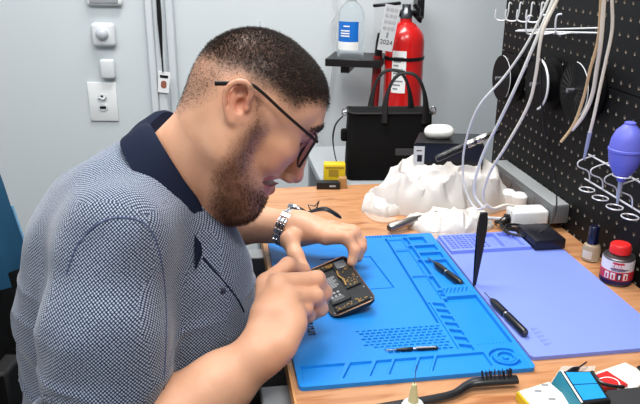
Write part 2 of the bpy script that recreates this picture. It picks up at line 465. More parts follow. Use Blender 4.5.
hd = np.abs(y_) < .12; hd &= (u_ > -.16) & (f_ > -.13) & (f_ < .13)
def soft(poly, w, off=0): d = polyd(f_, u_, poly)+off; return np.clip(.5-d/w, 0, 1)*hd
nz = pnoise(P, 90)*.5+pnoise(P, 220, 3)*.5
w_cap = soft(cap_poly, .018)*1.0; w_top = soft(top_poly, .022, .002)
stub = np.clip(w_cap*.50+w_top*.65, 0, 1)
w_b = soft(beard_poly, .020, .001)*(u_ < .04)
lipm = np.clip(1-np.minimum(np.hypot((f_-.085)*1.0, (u_+.0585))/.009, 9), 0, 1)
lipd = np.minimum(polyd(f_, u_, [(.050, -.0435), (.072, -.0475), (.097, -.0475), (.097, -.0790), (.076, -.0790), (.050, -.0565)]), 1)
lip = np.clip(.5-lipd/.003, 0, 1)*hd*(np.abs(y_) < .045)
w_b = w_b*(1-lip)
inner_ear = 0
eye = ((np.abs(np.hypot(f_-.0725, u_-.0095)) < .0035) & hd & (np.abs(y_) > .018) & (np.abs(y_) < .044)).astype(float)
red = np.zeros(len(P))
ne = np.clip(1-np.hypot(f_-.106, u_+.036)/.022, 0, 1)*hd; red = np.maximum(red, ne*.8)
ck = np.clip(1-np.linalg.norm(P-H(.055, -.05, -.025), axis=1)/.035, 0, 1); red = np.maximum(red, ck*.5)
er = np.clip(1-np.linalg.norm((P-Pp(238, 101, YH-.085)), axis=1)/.036, 0, 1)*(np.abs(y_) > .074); red = np.maximum(red, er*.55)
for fg in fing_r+fing_l:
    for p in fg[1:]:
        red = np.maximum(red, .45*np.clip(1-np.linalg.norm(P-p[1], axis=1)/.014, 0, 1))
brow_d = np.min([polyd(f_, u_, [(.064, .031), (.074, .0425), (.088, .044), (.087, .036), (.075, .034)])], axis=0)
brow = np.clip(.5-brow_d/.004, 0, 1)*hd*(np.abs(y_) > .010)*(np.abs(y_) < .055)
body_me = np_mesh('body', P, Q)
ca = body_me.color_attributes.new('mask', 'FLOAT_COLOR', 'POINT')
ca.data.foreach_set('color', np.stack([np.clip(stub+brow*.8, 0, 1), w_b, np.maximum(lip, 0), red], 1).astype(np.float32).ravel())
cb = body_me.color_attributes.new('mask_b', 'FLOAT_COLOR', 'POINT')
cb.data.foreach_set('color', np.stack([eye, eye*0, eye*0, eye*0+1], 1).astype(np.float32).ravel())
def skin_mat():
    m = mat('skin', (214, 166, 140), rough=.44, sss=.06, bump=(420, .22, .0006), spec=.45)
    n, l = m.node_tree.nodes, m.node_tree.links; b = n['Principled BSDF']
    A = n.new('ShaderNodeVertexColor'); A.layer_name = 'mask'; B = n.new('ShaderNodeVertexColor'); B.layer_name = 'mask_b'
    sp = n.new('ShaderNodeSeparateColor'); l.new(A.outputs['Color'], sp.inputs[0])
    sq = n.new('ShaderNodeSeparateColor'); l.new(B.outputs['Color'], sq.inputs[0])
    tc = n.new('ShaderNodeTexCoord'); t1 = n.new('ShaderNodeTexNoise'); t1.inputs['Scale'].default_value = 28; t1.inputs['Detail'].default_value = 4
    t2 = n.new('ShaderNodeTexNoise'); t2.inputs['Scale'].default_value = 900; t2.inputs['Detail'].default_value = 2
    l.new(tc.outputs['Object'], t1.inputs['Vector']); l.new(tc.outputs['Object'], t2.inputs['Vector'])
    def mix(fac, c1, c2):
        x = n.new('ShaderNodeMixRGB')
        for i, v in ((0, fac), (1, c1), (2, c2)):
            if isinstance(v, (tuple, float, int)): x.inputs[i].default_value = v
            else: l.new(v, x.inputs[i])
        return x.outputs[0]
    def mth(op, a, b_):
        x = n.new('ShaderNodeMath'); x.operation = op
        for i, v in ((0, a), (1, b_)):
            if isinstance(v, (float, int)): x.inputs[i].default_value = v
            else: l.new(v, x.inputs[i])
        x.use_clamp = True; return x.outputs[0]
    c = mix(t1.outputs['Fac'], lin((206, 148, 116)), lin((228, 178, 146)))
    c = mix(mth('MULTIPLY', A.outputs['Alpha'], .75), c, lin((206, 112, 98)))
    grain = mth('ADD', mth('MULTIPLY', t2.outputs['Fac'], .9), .45)
    c = mix(mth('MULTIPLY', mth('MULTIPLY', sp.outputs['Green'], grain), .68), c, lin((88, 58, 42)))
    c = mix(mth('MULTIPLY', mth('MULTIPLY', sp.outputs['Red'], grain), .92), c, lin((46, 36, 34)))
    c = mix(mth('MULTIPLY', sp.outputs['Blue'], .8), c, lin((176, 88, 86)))
    c = mix(mth('MULTIPLY', sq.outputs['Red'], .9), c, lin((40, 26, 22)))
    l.new(c, b.inputs['Base Color']); return m
M_skin = skin_mat()
M_hair = mat('dark_hair', (38, 28, 24), rough=.5, spec=.4)
M_beard = mat('beard_hair', (88, 58, 40), rough=.55, spec=.3)
man = thing('person', 'man in a navy patterned polo shirt leaning over an opened phone at the desk', 'person', Vector((-.22, .92, 0)))
body = link_mesh('body', body_me, M_skin, man)
# head hair, beard, eyebrows as real short hairs
def scatter(wt, n, thr=.02):
    w = wt.copy(); w[w < thr] = 0
    i = RNG.choice(len(P), n, p=w/w.sum()); 
    return P[i]+RNG.normal(0, .0009, (n, 3))*1.0, Nb[i], i
pos, nr, i = scatter(w_top**1.3, 36000)
spikes('hair', pos, nr, .0036+.0026*np.clip(w_top[i], 0, 1), .00022, (HF*.35-HU*.15)[None], M_hair, man, .12)
w_side = np.clip(w_cap-w_top, 0, 1)*.8
pos, nr, i = scatter(w_side, 9000)
spikes('faded_side_hair', pos, nr, .0018+0*i, .00020, (-HU*.5)[None], M_hair, man, .3)
pos, nr, i = scatter(w_b**1.2*(.6+.4*nz), 13000)
spikes('beard', pos, nr, .0026+.0036*np.clip((-.055-u_[i])/.06, 0, 1), .00019, (HF*.2-HU*.7)[None], M_beard, man, .35)
pos, nr, i = scatter(brow, 1200)
spikes('eyebrow', pos, nr, .0045+0*i, .00025, (-HF*.8+HU*.2)[None], M_hair, man, .25)
# ---------------------------------------------------------------- polo shirt
SH_Y = .93
def shirt_groups():
    t = [ell(Pp(140, 262, .93), (.115, .165, .10), None, .05), ell(Pp(150, 330, .93), (.130, .160, .13), None, .06),
         ell(Pp(146, 430, .93), (.138, .165, .17), None, .06),
         cap(Pp(114, 198, .87), Pp(114, 198, .99), .062, None, .10), ell(Pp(186, 292, .885), (.075, .080, .115), None, .06), ell(Pp(178, 350, .88), (.085, .09, .12), None, .06), cap(Pp(88, 258, .88), Pp(88, 258, .98), .064, None, .10),
         cap(Pp(78, 330, .88), Pp(76, 430, .90), .063, .066, .10),
         cap(Pp(150, 200, .90), Pp(196, 262, .92), .052, .050, .05), cap(Pp(196, 262, .92), Pp(212, 320, .93), .050, .052, .05),
         cap(Pp(188, 232, .915), Pp(205, 290, .93), .052, .052, .04),
         cap(Pp(150, 172, .92), Pp(150, 172, .94), .050, None, .04)]
    s = -1
    sl = [cap(Pp(138, 205, .87), Pp(118, 240, .785), .052, .058, .04), cap(Pp(118, 240, .785), Pp(104, 330, .735), .060, .072, .05),
          cap(Pp(108, 330, .735), Pp(103, 430, .700), .071, .073, .03)]
    sr = [cap(Pp(148, 205, .97), Pp(140, 240, 1.06), .050, .056, .04), cap(Pp(140, 240, 1.06), Pp(165, 246, 1.13), .062, .056, .05)]
    # clear the neck hole and the sleeve mouth
    return t, sl, sr
t, sl, sr = shirt_groups()
E0, E1 = Pp(104, 330, .735), Pp(97, 430, .700); AX = (E1-E0)/np.linalg.norm(E1-E0)
HEM = E0+AX*(np.linalg.norm(E1-E0)*.86)
neckhole = [cap(H(-.038, 0, -.045), C7+np.array([-.0, 0, .002]), .057, .062, .01)]
def shirt_extra(G, v):
    s0 = (G-HEM)@AX                                   # past the hem the sleeve stops
    rr = np.linalg.norm((G-HEM)-s0[:, None]*AX, axis=1)
    near = rr < .13
    v = np.where(near & (G[:, 1] < .80), np.maximum(v, s0), v)
    d = pdist(cap(HEM-AX*.02, HEM+AX*.03, .066, .070), G); v = np.maximum(v, -d)
    return v
SP, SQ = sdf_mesh([(.0, t), (.045, sl), (.03, sr)], (-.50, .58, .50), (-.02, 1.26, 1.10), .0035, shirt_extra)
SN = normals_of(SP, SQ)
# folds: long soft creases running down from the shoulder and across the sleeve
q = SP.copy(); a = q@np.array([.55, .2, .8]); b_ = q@np.array([.8, -.1, -.6])
w1 = pnoise(np.stack([a*10, b_*34, q[:, 1]*14], 1), 1.0, 2); w2 = pnoise(np.stack([a*26, b_*11, q[:, 1]*20], 1), 1.0, 5)
am = .0030*w1+.0024*w2
fold = 1-np.abs(pnoise(np.stack([q[:, 0]*9, q[:, 1]*9, q[:, 2]*30], 1), 1.0, 9)); low = np.clip((.88-q[:, 2])/.12, 0, 1)
am += .006*low*(fold**4)
SP = SP+SN*am[:, None]
shirt_me = np_mesh('polo_shirt', SP, SQ)
SN = normals_of(SP, SQ)
uv = shirt_me.uv_layers.new(name='weave')
fn = SN[SQ].mean(1); sleeve = (SP[SQ].mean(1)[:, 1] < .80)
X1 = np.array([.98, .1, -.1]); Z1 = np.array([.1, .2, .97]); Y1 = np.array([0, 1, 0])
dots = np.abs(np.stack([fn@X1, fn@Y1, fn@Z1], 1)); dots[:, 1] *= 1.25; mx = dots.argmax(1)
co = SP[SQ]                                         # faces, 4, 3
cu, cv, cw = co@X1, co@Z1, co@Y1
uu = np.where((mx == 0)[:, None], cw, cu); vv = np.where((mx == 2)[:, None], cw, cv)
uv.data.foreach_set('uv', np.stack([uu, vv], -1).astype(np.float32).ravel())
def shirt_mat():
    m = mat('polo_weave', (70, 82, 112), rough=.85, sheen=.3, spec=.2)
    n, l = m.node_tree.nodes, m.node_tree.links; b = n['Principled BSDF']
    uvn = n.new('ShaderNodeUVMap'); uvn.uv_map = 'weave'
    mp = n.new('ShaderNodeMapping'); mp.inputs['Rotation'].default_value = (0, 0, math.radians(45)); mp.inputs['Scale'].default_value = (330, 330, 330)
    l.new(uvn.outputs[0], mp.inputs[0])
    vo = n.new('ShaderNodeTexVoronoi'); vo.inputs['Scale'].default_value = 1; vo.inputs['Randomness'].default_value = .12
    l.new(mp.outputs[0], vo.inputs['Vector'])
    rp = n.new('ShaderNodeValToRGB'); rp.color_ramp.elements[0].position = .25; rp.color_ramp.elements[1].position = .44
    rp.color_ramp.elements[0].color = lin((156, 168, 188)); rp.color_ramp.elements[1].color = lin((22, 31, 52))
    l.new(vo.outputs['Distance'], rp.inputs[0]); l.new(rp.outputs[0], b.inputs['Base Color'])
    return m
M_shirt = shirt_mat(); M_shirt_plain = mat('polo_seam', (70, 80, 110), .9)
shirt = link_mesh('polo_shirt', shirt_me, M_shirt, man)
# collar: a turned-down navy band
M_collar = mat('collar_knit', (18, 26, 46), rough=.9, bump=(900, .4, .0005), sheen=.0, spec=.2)
inn = [Pp(150, 124, .93), Pp(152, 127, .885), Pp(164, 148, .858), Pp(187, 184, .858), Pp(207, 208, .882), Pp(220, 222, .915)]
out = [Pp(127, 134, .93), Pp(120, 145, .86), Pp(137, 178, .822), Pp(163, 214, .815), Pp(184, 240, .825), Pp(200, 258, .850)]
def leaf(inn, out, flip=False):
    a, b = spline(inn, 6), spline(out, 6); m_ = [(p+q)/2+Vector((.004, 0, .007)) for p, q in zip(a, b)]
    inner = [p+Vector((.006, (SH_Y-p.y)*.06, -.022)) for p in a]
    bm = bmesh.new(); rows = []
    for p, mm, q, ii in zip(a, m_, b, inner):
        rows.append([bm.verts.new(x) for x in (ii, p, (p*.6+mm*.4)+Vector((0, 0, .002)), mm, q)])
    for r0, r1 in zip(rows, rows[1:]):
        for i in range(4): bm.faces.new((r0[i], r0[i+1], r1[i+1], r1[i]))
    return bm
def solid(bm, th):
    bmesh.ops.recalc_face_normals(bm, faces=bm.faces[:]); bmesh.ops.solidify(bm, geom=bm.faces[:], thickness=th); return bm
bm = solid(leaf(inn, out), .0035)
collar = obj('collar', bm, M_collar, shirt)
inn2 = [Vector((p[0], 2*SH_Y-p[1], p[2])) for p in inn]; out2 = [Vector((p[0], 2*SH_Y-p[1], p[2])) for p in out]
obj('collar', solid(leaf(inn2, out2), .0035), M_collar, shirt)
# button placket down the chest
from mathutils.bvhtree import BVHTree
bv = BVHTree.FromPolygons([tuple(p) for p in SP], SQ.tolist())
def drape(pts, n=8):
    out = []
    for q in spline([(x, y, 0) for x, y in pts], n):
        d = Vector(ray(q.x, q.y)).normalized(); hit = bv.ray_cast(Vector(ORG), d)
        if hit[0] is not None: out.append(hit[0]-d*.0002)
    return out
bm = bmesh.new(); pl = drape([(203, 258), (212, 268), (226, 284), (238, 300), (244, 312)]); tube(bm, pl, .0013, 8); obj('placket', bm, M_collar, shirt)
bm = bmesh.new(); pp_ = drape([(222, 290), (223, 290)]); lathe(bm, [(0, -.001), (.005, -.001), (.005, .001), (.004, .0016), (0, .0012)], frame(Vector(ORG)-pp_[0], o=pp_[0])); obj('button', bm, mat('navy_button', (36, 40, 58), .3), shirt)
# armhole seam stitched round the sleeve head
sp_ = drape([(66, 275), (79, 243), (104, 221), (134, 219), (153, 234), (163, 272), (166, 325), (163, 402)])
bm = bmesh.new(); tube(bm, sp_, .0011, 6); obj('sleeve_seam', bm, M_shirt_plain, shirt)
# sleeve hem
bm = bmesh.new(); fr = np.array(frame(Vector(AX), o=Vector(HEM)))
ring = [Vector(HEM)+Vector(fr[:3, 0])*.0735*math.cos(a)+Vector(fr[:3, 1])*.0735*math.sin(a)-Vector(AX)*.006 for a in np.linspace(0, 2*PI, 40, endpoint=False)]
tube(bm, ring, .006, 8, closed=True, flat=(.5, 1.4)); obj('sleeve_cuff', bm, M_shirt, shirt)
# trousers (mostly out of sight under the desk)
M_trou = mat('dark_trousers', (20, 21, 25), .9, bump=(60, .4, .002))
tg = []
for s, yy in ((0, .82), (1, 1.03)):
    tg += [cap((-.26, yy, .52), (.16, yy+.02, .545), .088, .070, .03), cap((.16, yy+.02, .545), (.13, yy+.02, .10), .066, .052, .03)]
tg += [ell((-.28, .93, .54), (.15, .18, .12), None, .04)]
TP, TQ = sdf_mesh([(.02, tg)], (-.48, .66, .0), (.30, 1.20, .72), .008)
link_mesh('trousers', np_mesh('trousers', TP, TQ), M_trou, man)
for yy in (.84, 1.05):
    gg = [ell((.17, yy, .035), (.13, .048, .036), None, .02), ell((.10, yy, .06), (.055, .042, .055), None, .03)]
    fp, fq = sdf_mesh([(.02, gg)], (.0, yy-.07, -.01), (.33, yy+.07, .14), .006)
    fp[:, 2] = np.maximum(fp[:, 2], .002)
    link_mesh('shoe', np_mesh('shoe', fp, fq), mat('shoe_leather', (24, 22, 22), .5), man)
# ---------------------------------------------------------------- eyeglasses
M_frame = mat('glasses_frame', (24, 16, 16), .45, spec=.4); M_lens = mat('glasses_lens', (225, 200, 215), .02, trans=1, ior=1.05, spec=.15)
gl = thing('eyeglasses', 'dark-rimmed eyeglasses worn on the man\'s face', 'glasses', Y_(312, 140, .86))
# local glasses frame: lens plane hangs from the hinge line
LN = (H(.080, 0, .030)-H(.083, 0, -.026)); GU = Vector(LN).normalized(); GY = Vector(HL); GN = GY.cross(GU).normalized()
if GN.x < 0: GN = -GN
for s in (-1, 1):
    c = Vector(H(.0835, s*.034, .006))
    pts = [c+GY*(x*s)+GU*(y*1.22)-GN*(abs(x+.024)**2*2.6) for x, y in ((-.023, .013), (-.018, .0175), (0, .0185), (.019, .0185), (.0265, .0155), (.0262, .0), (.0225, -.014), (.014, -.0185), (-.010, -.018), (-.020, -.011))]
    sp = spline(pts, 5, True); bm = bmesh.new(); tube(bm, sp, .0013, 8, closed=True, flat=(1.0, 1.3)); obj('rim', bm, M_frame, gl)
    bm = bmesh.new(); A = [bm.verts.new(p-GN*.0006) for p in sp]; B = [bm.verts.new(p+GN*.0006) for p in sp]
    n = len(sp); bm.faces.new(A[::-1]); bm.faces.new(B)
    for i in range(n): bm.faces.new((A[i], A[(i+1) % n], B[(i+1) % n], B[i]))
    obj('lens', bm, M_lens, gl, smooth=0)
    hinge = pts[4]+GY*s*.004+GU*.001
    e = Vector(H(0, 0, 0))
    q1 = Y_(254, 86, YH-.083); q2 = Y_(236, 83.5, YH-.088); q3 = Y_(215, 83.5, YH-.084)
    qa = [toH(np.array([q])) for q in (q1, q2, q3)]
    ps = [Vector(H(a[0], b[0] if s < 0 else -b[0], c_[0])) for a, b, c_ in qa]
    ps = [hinge-GN*-.002, hinge.lerp(ps[0], .5)+GY*s*.003]+ps
    bm = bmesh.new(); tube(bm, spline(ps, 6), [.0017, .0016, .0017, .0021, .0025], 8, flat=(.7, 1.2)); obj('temple', bm, M_frame, gl)
bm = bmesh.new(); tube(bm, spline([Vector(H(.0840, -.012, .018)), Vector(H(.0900, 0, .022)), Vector(H(.0840, .012, .018))], 5), .0016, 8); obj('bridge', bm, M_frame, gl)
# ---------------------------------------------------------------- wrist watch
M_steel = mat('brushed_steel', (190, 192, 196), .25, 1)
WC = Vector(lwr[:3])+Vector((.004, -.003, .0)); fa = (Vector(palm_l[-1][2])-Vector(np.array(lmid[:3]))).normalized()
WM = frame(fa+Vector((0, -.10, -.28)), (.1, .75, 1), WC-fa*.015)
wt = thing('wrist_watch', 'steel-link wristwatch on the man\'s far wrist', 'watch', WM)
n = 20
for i in range(n):
    a = 2*PI*i/n+.16
    if i in (0, 19): continue
    Mi = WM @ Matrix.Rotation(a, 4, 'Z') @ Matrix.Translation((.0325, 0, 0)) @ Matrix.Rotation(PI/2, 4, 'Y')
    bm = bmesh.new()
    for dx, w in ((-.0062, .0045), (0, .0062), (.0062, .0045)):
        box(bm, (dx-w/2, -.0042, -.0013), (dx+w/2, .0042, .0013), Mi, .0006, 1)
    obj('bracelet_link', bm, M_steel, wt)
Mi = WM @ Matrix.Rotation(.0, 4, 'Z') @ Matrix.Translation((.0325, 0, 0)) @ Matrix.Rotation(PI/2, 4, 'Y')
bm = bmesh.new(); lathe(bm, [(0, -.003), (.0165, -.003), (.018, 0), (.018, .003), (.0165, .0055), (.0150, .006), (0, .0045)], Mi, 32); obj('watch_case', bm, M_steel, wt)
bm = bmesh.new(); lathe(bm, [(0, .0055), (.0145, .0055), (.0145, .0064), (0, .0066)], Mi, 32); obj('watch_dial', bm, mat('watch_face', (20, 22, 26), .1), wt)
# ================================================================== THE ROOM
def struct(name, bm, m, smooth=0): return tag(obj(name, bm, m, smooth=smooth), kind='structure')
M_wall = mat('wall_paint', (203, 210, 213), .75, bump=(140, .12, .0006), var=(1.5, .02))
M_wallr = mat('wall_paint_shaded', (196, 202, 206), .75, bump=(140, .12, .0006), var=(1.5, .02))  # unused copy of the wall paint, darkened to imitate shading on the right
M_trim = mat('trim_paint', (206, 212, 216), .45)
M_floor = mat('floor_vinyl', (44, 43, 42), .6, var=(6, .15))
M_ceil = mat('ceiling_paint', (236, 236, 234), .8)
WY = 2.05
bm = bmesh.new(); box(bm, (-2.2, -1.6, -.05), (2.6, 2.4, 0)); struct('floor', bm, M_floor)
bm = bmesh.new(); box(bm, (-2.2, WY, 0), (-.497, WY+.1, 2.6)); struct('wall_back', bm, M_wall)
# wall beyond the door casing, set a little further back
cor = Y_(373, 60, WY+.05)
bm = bmesh.new(); box(bm, (-.497, WY+.06, 0), (cor.x, WY+.16, 2.6)); struct('wall_back', bm, M_wall)
Mr = Matrix.Translation((cor.x, WY+.06, 0)) @ Matrix.Rotation(math.radians(14), 4, 'Z')
bm = bmesh.new(); box(bm, (0, 0, 0), (1.6, .1, 2.6), Mr); struct('wall_right', bm, M_wall)
# partition that carries the pegboard
bm = bmesh.new(); box(bm, (.437, -1.9, -.75), (.50, .605, 1.85), MD); struct('wall_partition', bm, M_wall)
bm = bmesh.new(); box(bm, (-2.3, -1.6, 0), (-2.2, 2.4, 2.6)); struct('wall_left', bm, M_wall)
# door casing: three stepped mouldings, then a narrow jamb
for k, (x0, x1, yf) in enumerate(((-.497, -.478, -.022), (-.478, -.452, -.010), (-.452, -.430, .030))):
    bm = bmesh.new(); box(bm, (x0, WY+yf, 0), (x1, WY+.065, 2.6), None, .003, 1); struct('trim_%d' % (k+1), bm, M_trim)
# ---------------------------------------------------------------- things on the back wall
M_wp = mat('white_plastic', (232, 234, 234), .35); M_wp2 = mat('pale_plastic', (214, 218, 220), .3)
M_dark = mat('black_plastic', (18, 18, 20), .4); M_red = mat('red_paint', (196, 22, 20), .28, coat=.4)
def WP(px, py, d=0): return Y_(px, py, WY-d)
def wall_frame(px, py): return Matrix.Translation(WP(px, py)) @ Matrix.Rotation(PI/2, 4, 'X')   # x right, y up, z out of the wall
W1 = wall_frame(103.5, 101.5)
t = thing('wall_outlet', 'large white wall plate with a cable socket and a black port', 'outlet', W1)
bm = bmesh.new(); box(bm, (-.042, -.058, 0), (.042, .058, .007), W1, .003, 2); obj('plate', bm, M_wp, t)
for k, yy in enumerate((.014, -.016)):
    bm = bmesh.new(); prism(bm, rrect(-.014, yy-.010, .014, yy+.010, .0095), .007, .010, W1, .001); obj('socket', bm, M_wp2, t)
bm = bmesh.new(); prism(bm, rrect(-.009, -.020, .009, -.012, .002), .0101, .0108, W1); obj('port', bm, M_dark, t)
bm = bmesh.new(); tube(bm, spline([W1 @ Vector(p) for p in ((-.010, .010, .011), (-.004, .014, .016), (.004, .010, .016), (.010, .017, .012))], 5), .0022, 6); obj('plug_wire', bm, M_wp2, t)
bm = bmesh.new(); lathe(bm, [(0, .010), (.003, .010), (.003, .013), (0, .013)], W1 @ Matrix.Translation((0, .018, 0)), 12); obj('plug_pin', bm, M_dark, t)
W2 = wall_frame(109, 68)
bm = bmesh.new(); box(bm, (-.020, -.028, 0), (.020, .028, .024), W2, .006, 3); tag(obj('wireless_sensor', bm, M_wp2), 'small blank white box on the wall just above the outlet plate', 'sensor')
W3 = wall_frame(105, 34)
t = thing('motion_sensor', 'white square wall sensor with a round domed lens', 'sensor', W3)
bm = bmesh.new(); box(bm, (-.033, -.033, 0), (.033, .033, .026), W3, .010, 3); obj('housing', bm, M_wp2, t)
bm = bmesh.new(); lathe(bm, [(.0185, .024), (.0180, .030), (.014, .037), (.008, .041), (0, .0425)], W3 @ Matrix.Translation((.0, .004, 0)), 32); obj('lens', bm, mat('frosted_lens', (196, 200, 206), .2), t)
bm = bmesh.new(); tube(bm, [W3 @ Vector((.019*math.cos(a), .004+.019*math.sin(a), .0262)) for a in np.linspace(0, 2*PI, 32, endpoint=False)], .0012, 6, closed=True); obj('lens_ring', bm, M_wp, t)
W4 = wall_frame(105, -6)
t = thing('wall_keypad', 'grey-rimmed white wall unit cut off by the top of the picture', 'keypad', W4)
bm = bmesh.new(); box(bm, (-.050, -.030, 0), (.050, .045, .020), W4, .008, 3); obj('housing', bm, M_wp, t)
bm = bmesh.new(); box(bm, (-.040, -.024, .019), (.040, .040, .022), W4, .002, 1); obj('face', bm, mat('grey_face', (150, 152, 158), .4), t)
# lanyard and badge hanging beside the casing
LP = Y_(164, 82, WY-.015)
t = thing('badge_lanyard', 'black lanyard with a white photo badge hung beside the door casing', 'lanyard', Y_(158, -20, WY-.015))
bm = bmesh.new(); a, b = Y_(157, -20, WY-.018), Y_(162, 58, WY-.018)
tube(bm, [a, a.lerp(b, .5), b], [.006, .008, .003], 6, flat=(1, .25)); obj('strap', bm, M_dark, t)
bm = bmesh.new(); tube(bm, [b, Y_(163, 72, WY-.018)], .0025, 6); obj('clip', bm, M_dark, t)
Wb = Matrix.Translation(LP) @ Matrix.Rotation(PI/2, 4, 'X') @ Matrix.Rotation(math.radians(-6), 4, 'Z')
bm = bmesh.new(); box(bm, (-.017, -.032, 0), (.017, .030, .002), Wb, .0008, 1); obj('badge', bm, M_wp, t)
bm = bmesh.new(); prism(bm, rrect(-.008, -.018, .008, .004, .007), .002, .0028, Wb); obj('badge_photo', bm, mat('badge_picture', (150, 90, 70), .5), t)
bm = bmesh.new(); box(bm, (-.012, .012, .002), (.012, .020, .0028), Wb); obj('badge_strip', bm, M_dark, t)
# hook in the wall above the man's head
bm = bmesh.new(); h = Y_(260, 24, WY+.05); tube(bm, [h+Vector((0, .012, -.010)), h+Vector((0, -.012, -.010)), h+Vector((0, -.020, -.004)), h+Vector((0, -.020, .012))], .0035, 8)
tag(obj('wall_hook', bm, M_trim), 'small grey hook in the wall above the man\'s hair', 'hook')
# shelf, bottle
A = Y_(325, 62.5, 1.93); B = Y_(381, 66, 1.90)
dirv = (B-A).normalized(); Ms = frame(Vector((0, 0, 1)), dirv, A); L_ = (B-A).length
t = thing('wall_shelf', 'narrow black wall shelf holding the clear bottle', 'shelf', Ms)
bm = bmesh.new(); box(bm, (0, -.0, -.010), (L_, .15, .010), Ms, .001, 1); obj('board', bm, M_dark, t)
bm = bmesh.new(); box(bm, (L_*.26, .02, -.030), (L_*.42, .14, -.010), Ms, .001, 1); obj('bracket', bm, M_dark, t)
BT = A+dirv*(L_*.47)+Vector((0, .055, .0102)); MB = Matrix.Translation(BT)
M_clear = mat('clear_plastic', (232, 242, 246), .06, trans=.9, ior=1.12, alpha=.55)
t = thing('water_bottle', 'clear plastic bottle with a blue label on the black shelf', 'bottle', MB)
bm = bmesh.new(); lathe(bm, [(0, 0), (.034, 0), (.037, .004), (.036, .03), (.037, .06), (.0365, .105), (.035, .122), (.028, .138), (.018, .147), (.013, .151), (.012, .156), (0, .156)], MB, 36); obj('bottle_body', bm, M_clear, t)
bm = bmesh.new(); lathe(bm, [(.0125, .153), (.015, .155), (.015, .171), (.012, .173), (0, .173)], MB, 24); obj('bottle_cap', bm, mat('cap_plastic', (205, 212, 218), .3), t)
def wrap_label(name, r, z0, z1, a0, a1, M, m, parent, th=.0005, n=16):
    bm = bmesh.new(); rows = []
    for i in range(n+1):
        a = math.radians(a0+(a1-a0)*i/n); rows.append([bm.verts.new((R*math.cos(a), R*math.sin(a), z)) for R, z in ((r, z0), (r, z1), (r+th, z1), (r+th, z0))])
    for p, q in zip(rows, rows[1:]):
        for i in range(4): bm.faces.new((p[i], p[(i+1) % 4], q[(i+1) % 4], q[i]))
    bm.faces.new(rows[0]); bm.faces.new(rows[-1][::-1]); bmesh.ops.transform(bm, matrix=M, verts=bm.verts[:])
    return obj(name, bm, m, parent)
M_white = mat('paper_white', (236, 236, 234), .6); M_blue = mat('label_blue', (22, 110, 200), .4)
lb = wrap_label('label', .0374, .046, .100, 205, 300, MB, M_blue, t)
wrap_label('label_panel', .0378, .024, .046, 205, 300, MB, M_white, lb)
for z in (.074, .067, .060, .086): wrap_label('label_print', .0380, z, z+.0035, 222 if z < .08 else 235, 262, MB, M_white, lb)
# fire extinguisher
XC = Y_(404, 60, 1.95); XC.z = Y_(404, 33, 1.95).z; XB = XC-Vector((0, 0, .36)); MX = Matrix.Translation(XB)
t = thing('fire_extinguisher', 'red fire extinguisher with an inspection tag hung on the wall', 'fire extinguisher', MX)
bm = bmesh.new(); lathe(bm, [(0, 0), (.050, 0), (.0535, .006), (.0535, .338), (.050, .356), (.040, .372), (.026, .384), (.017, .390), (.015, .405), (0, .405)], MX, 48); obj('cylinder', bm, M_red, t)
M_blk = mat('black_metal', (16, 16, 18), .35, .2)
bm = bmesh.new(); lathe(bm, [(0, .400), (.017, .400), (.017, .418), (.012, .424), (.012, .436), (0, .436)], MX @ Matrix.Translation((0, 0, 0)), 20); obj('valve', bm, mat('valve_metal', (120, 122, 126), .3, 1), t)
bm = bmesh.new(); box(bm, (-.045, -.010, .434), (.030, .010, .442), MX @ Matrix.Rotation(math.radians(-6), 4, 'Y'), .002, 1); box(bm, (-.040, -.010, .412), (.006, .010, .420), MX @ Matrix.Rotation(math.radians(4), 4, 'Y'), .002, 1)
tube(bm, [MX @ Vector(p) for p in ((.020, 0, .436), (.034, 0, .420), (.030, 0, .402), (.044, 0, .398))], .006, 8); obj('handle', bm, M_blk, t)
bm = bmesh.new(); tube(bm, spline([MX @ Vector(p) for p in ((-.015, 0, .412), (-.040, 0, .405), (-.058, 0, .37), (-.068, -.005, .33))], 5), .009, 10); obj('hose', bm, M_blk, t)
bm = bmesh.new(); tube(bm, [MX @ Vector(p) for p in ((-.068, -.010, .36), (-.070, -.010, .34), (-.074, -.010, .28))], [.008, .010, .011], 12)
obj('nozzle', bm, M_blk, t)
bm = bmesh.new(); tube(bm, [MX @ Vector(p) for p in ((-.073, -.010, .30), (-.080, -.010, .15))], .0125, 12); obj('discharge_horn', bm, mat('dark_red', (120, 18, 20), .4), t)
bm = bmesh.new(); lathe(bm, [(.0538, .291), (.0556, .291), (.0556, .300), (.0538, .300)], MX, 48); obj('strap', bm, M_blk, t)
xl = wrap_label('label', .0537, .205, .318, 228, 270, MX, M_white, t)
M_grey = mat('print_grey', (130, 134, 140), .6)
for k in range(9): wrap_label('label_print', .0543, .214+.0105*k, .218+.0105*k, 233, 248+7*(k % 3), MX, M_grey, xl)
wrap_label('label_stripe', .0543, .262, .267, 232, 268, MX, M_dark, xl)
Tg = Matrix.Translation(Y_(389, 27, 1.875)) @ Matrix.Rotation(PI/2, 4, 'X') @ Matrix.Rotation(math.radians(-9), 4, 'Z')
bm = bmesh.new(); box(bm, (-.020, -.062, -.0005), (.020, .056, .0005), Tg, .0003, 1); tg_ = obj('inspection_tag', bm, mat('tag_card', (196, 198, 200), .6), t)
bm = text_bm('2024', .017, None, Tg @ Matrix.Translation((0, -.040, .0007))); obj('tag_print', bm, M_dark, tg_, smooth=0)
bm = bmesh.new()
for i in range(4):
    for j in range(3): tube(bm, [Tg @ Vector((-.011+.011*j+.0035*math.cos(a), .044-.016*i+.0035*math.sin(a), .0008)) for a in np.linspace(0, 2*PI, 10, endpoint=False)], .0006, 4, closed=True)
box(bm, (-.003, -.028, .0006), (.002, -.014, .0009), Tg); obj('tag_print', bm, M_grey, tg_)
bm = bmesh.new(); hk = Y_(421, 6, 2.02)
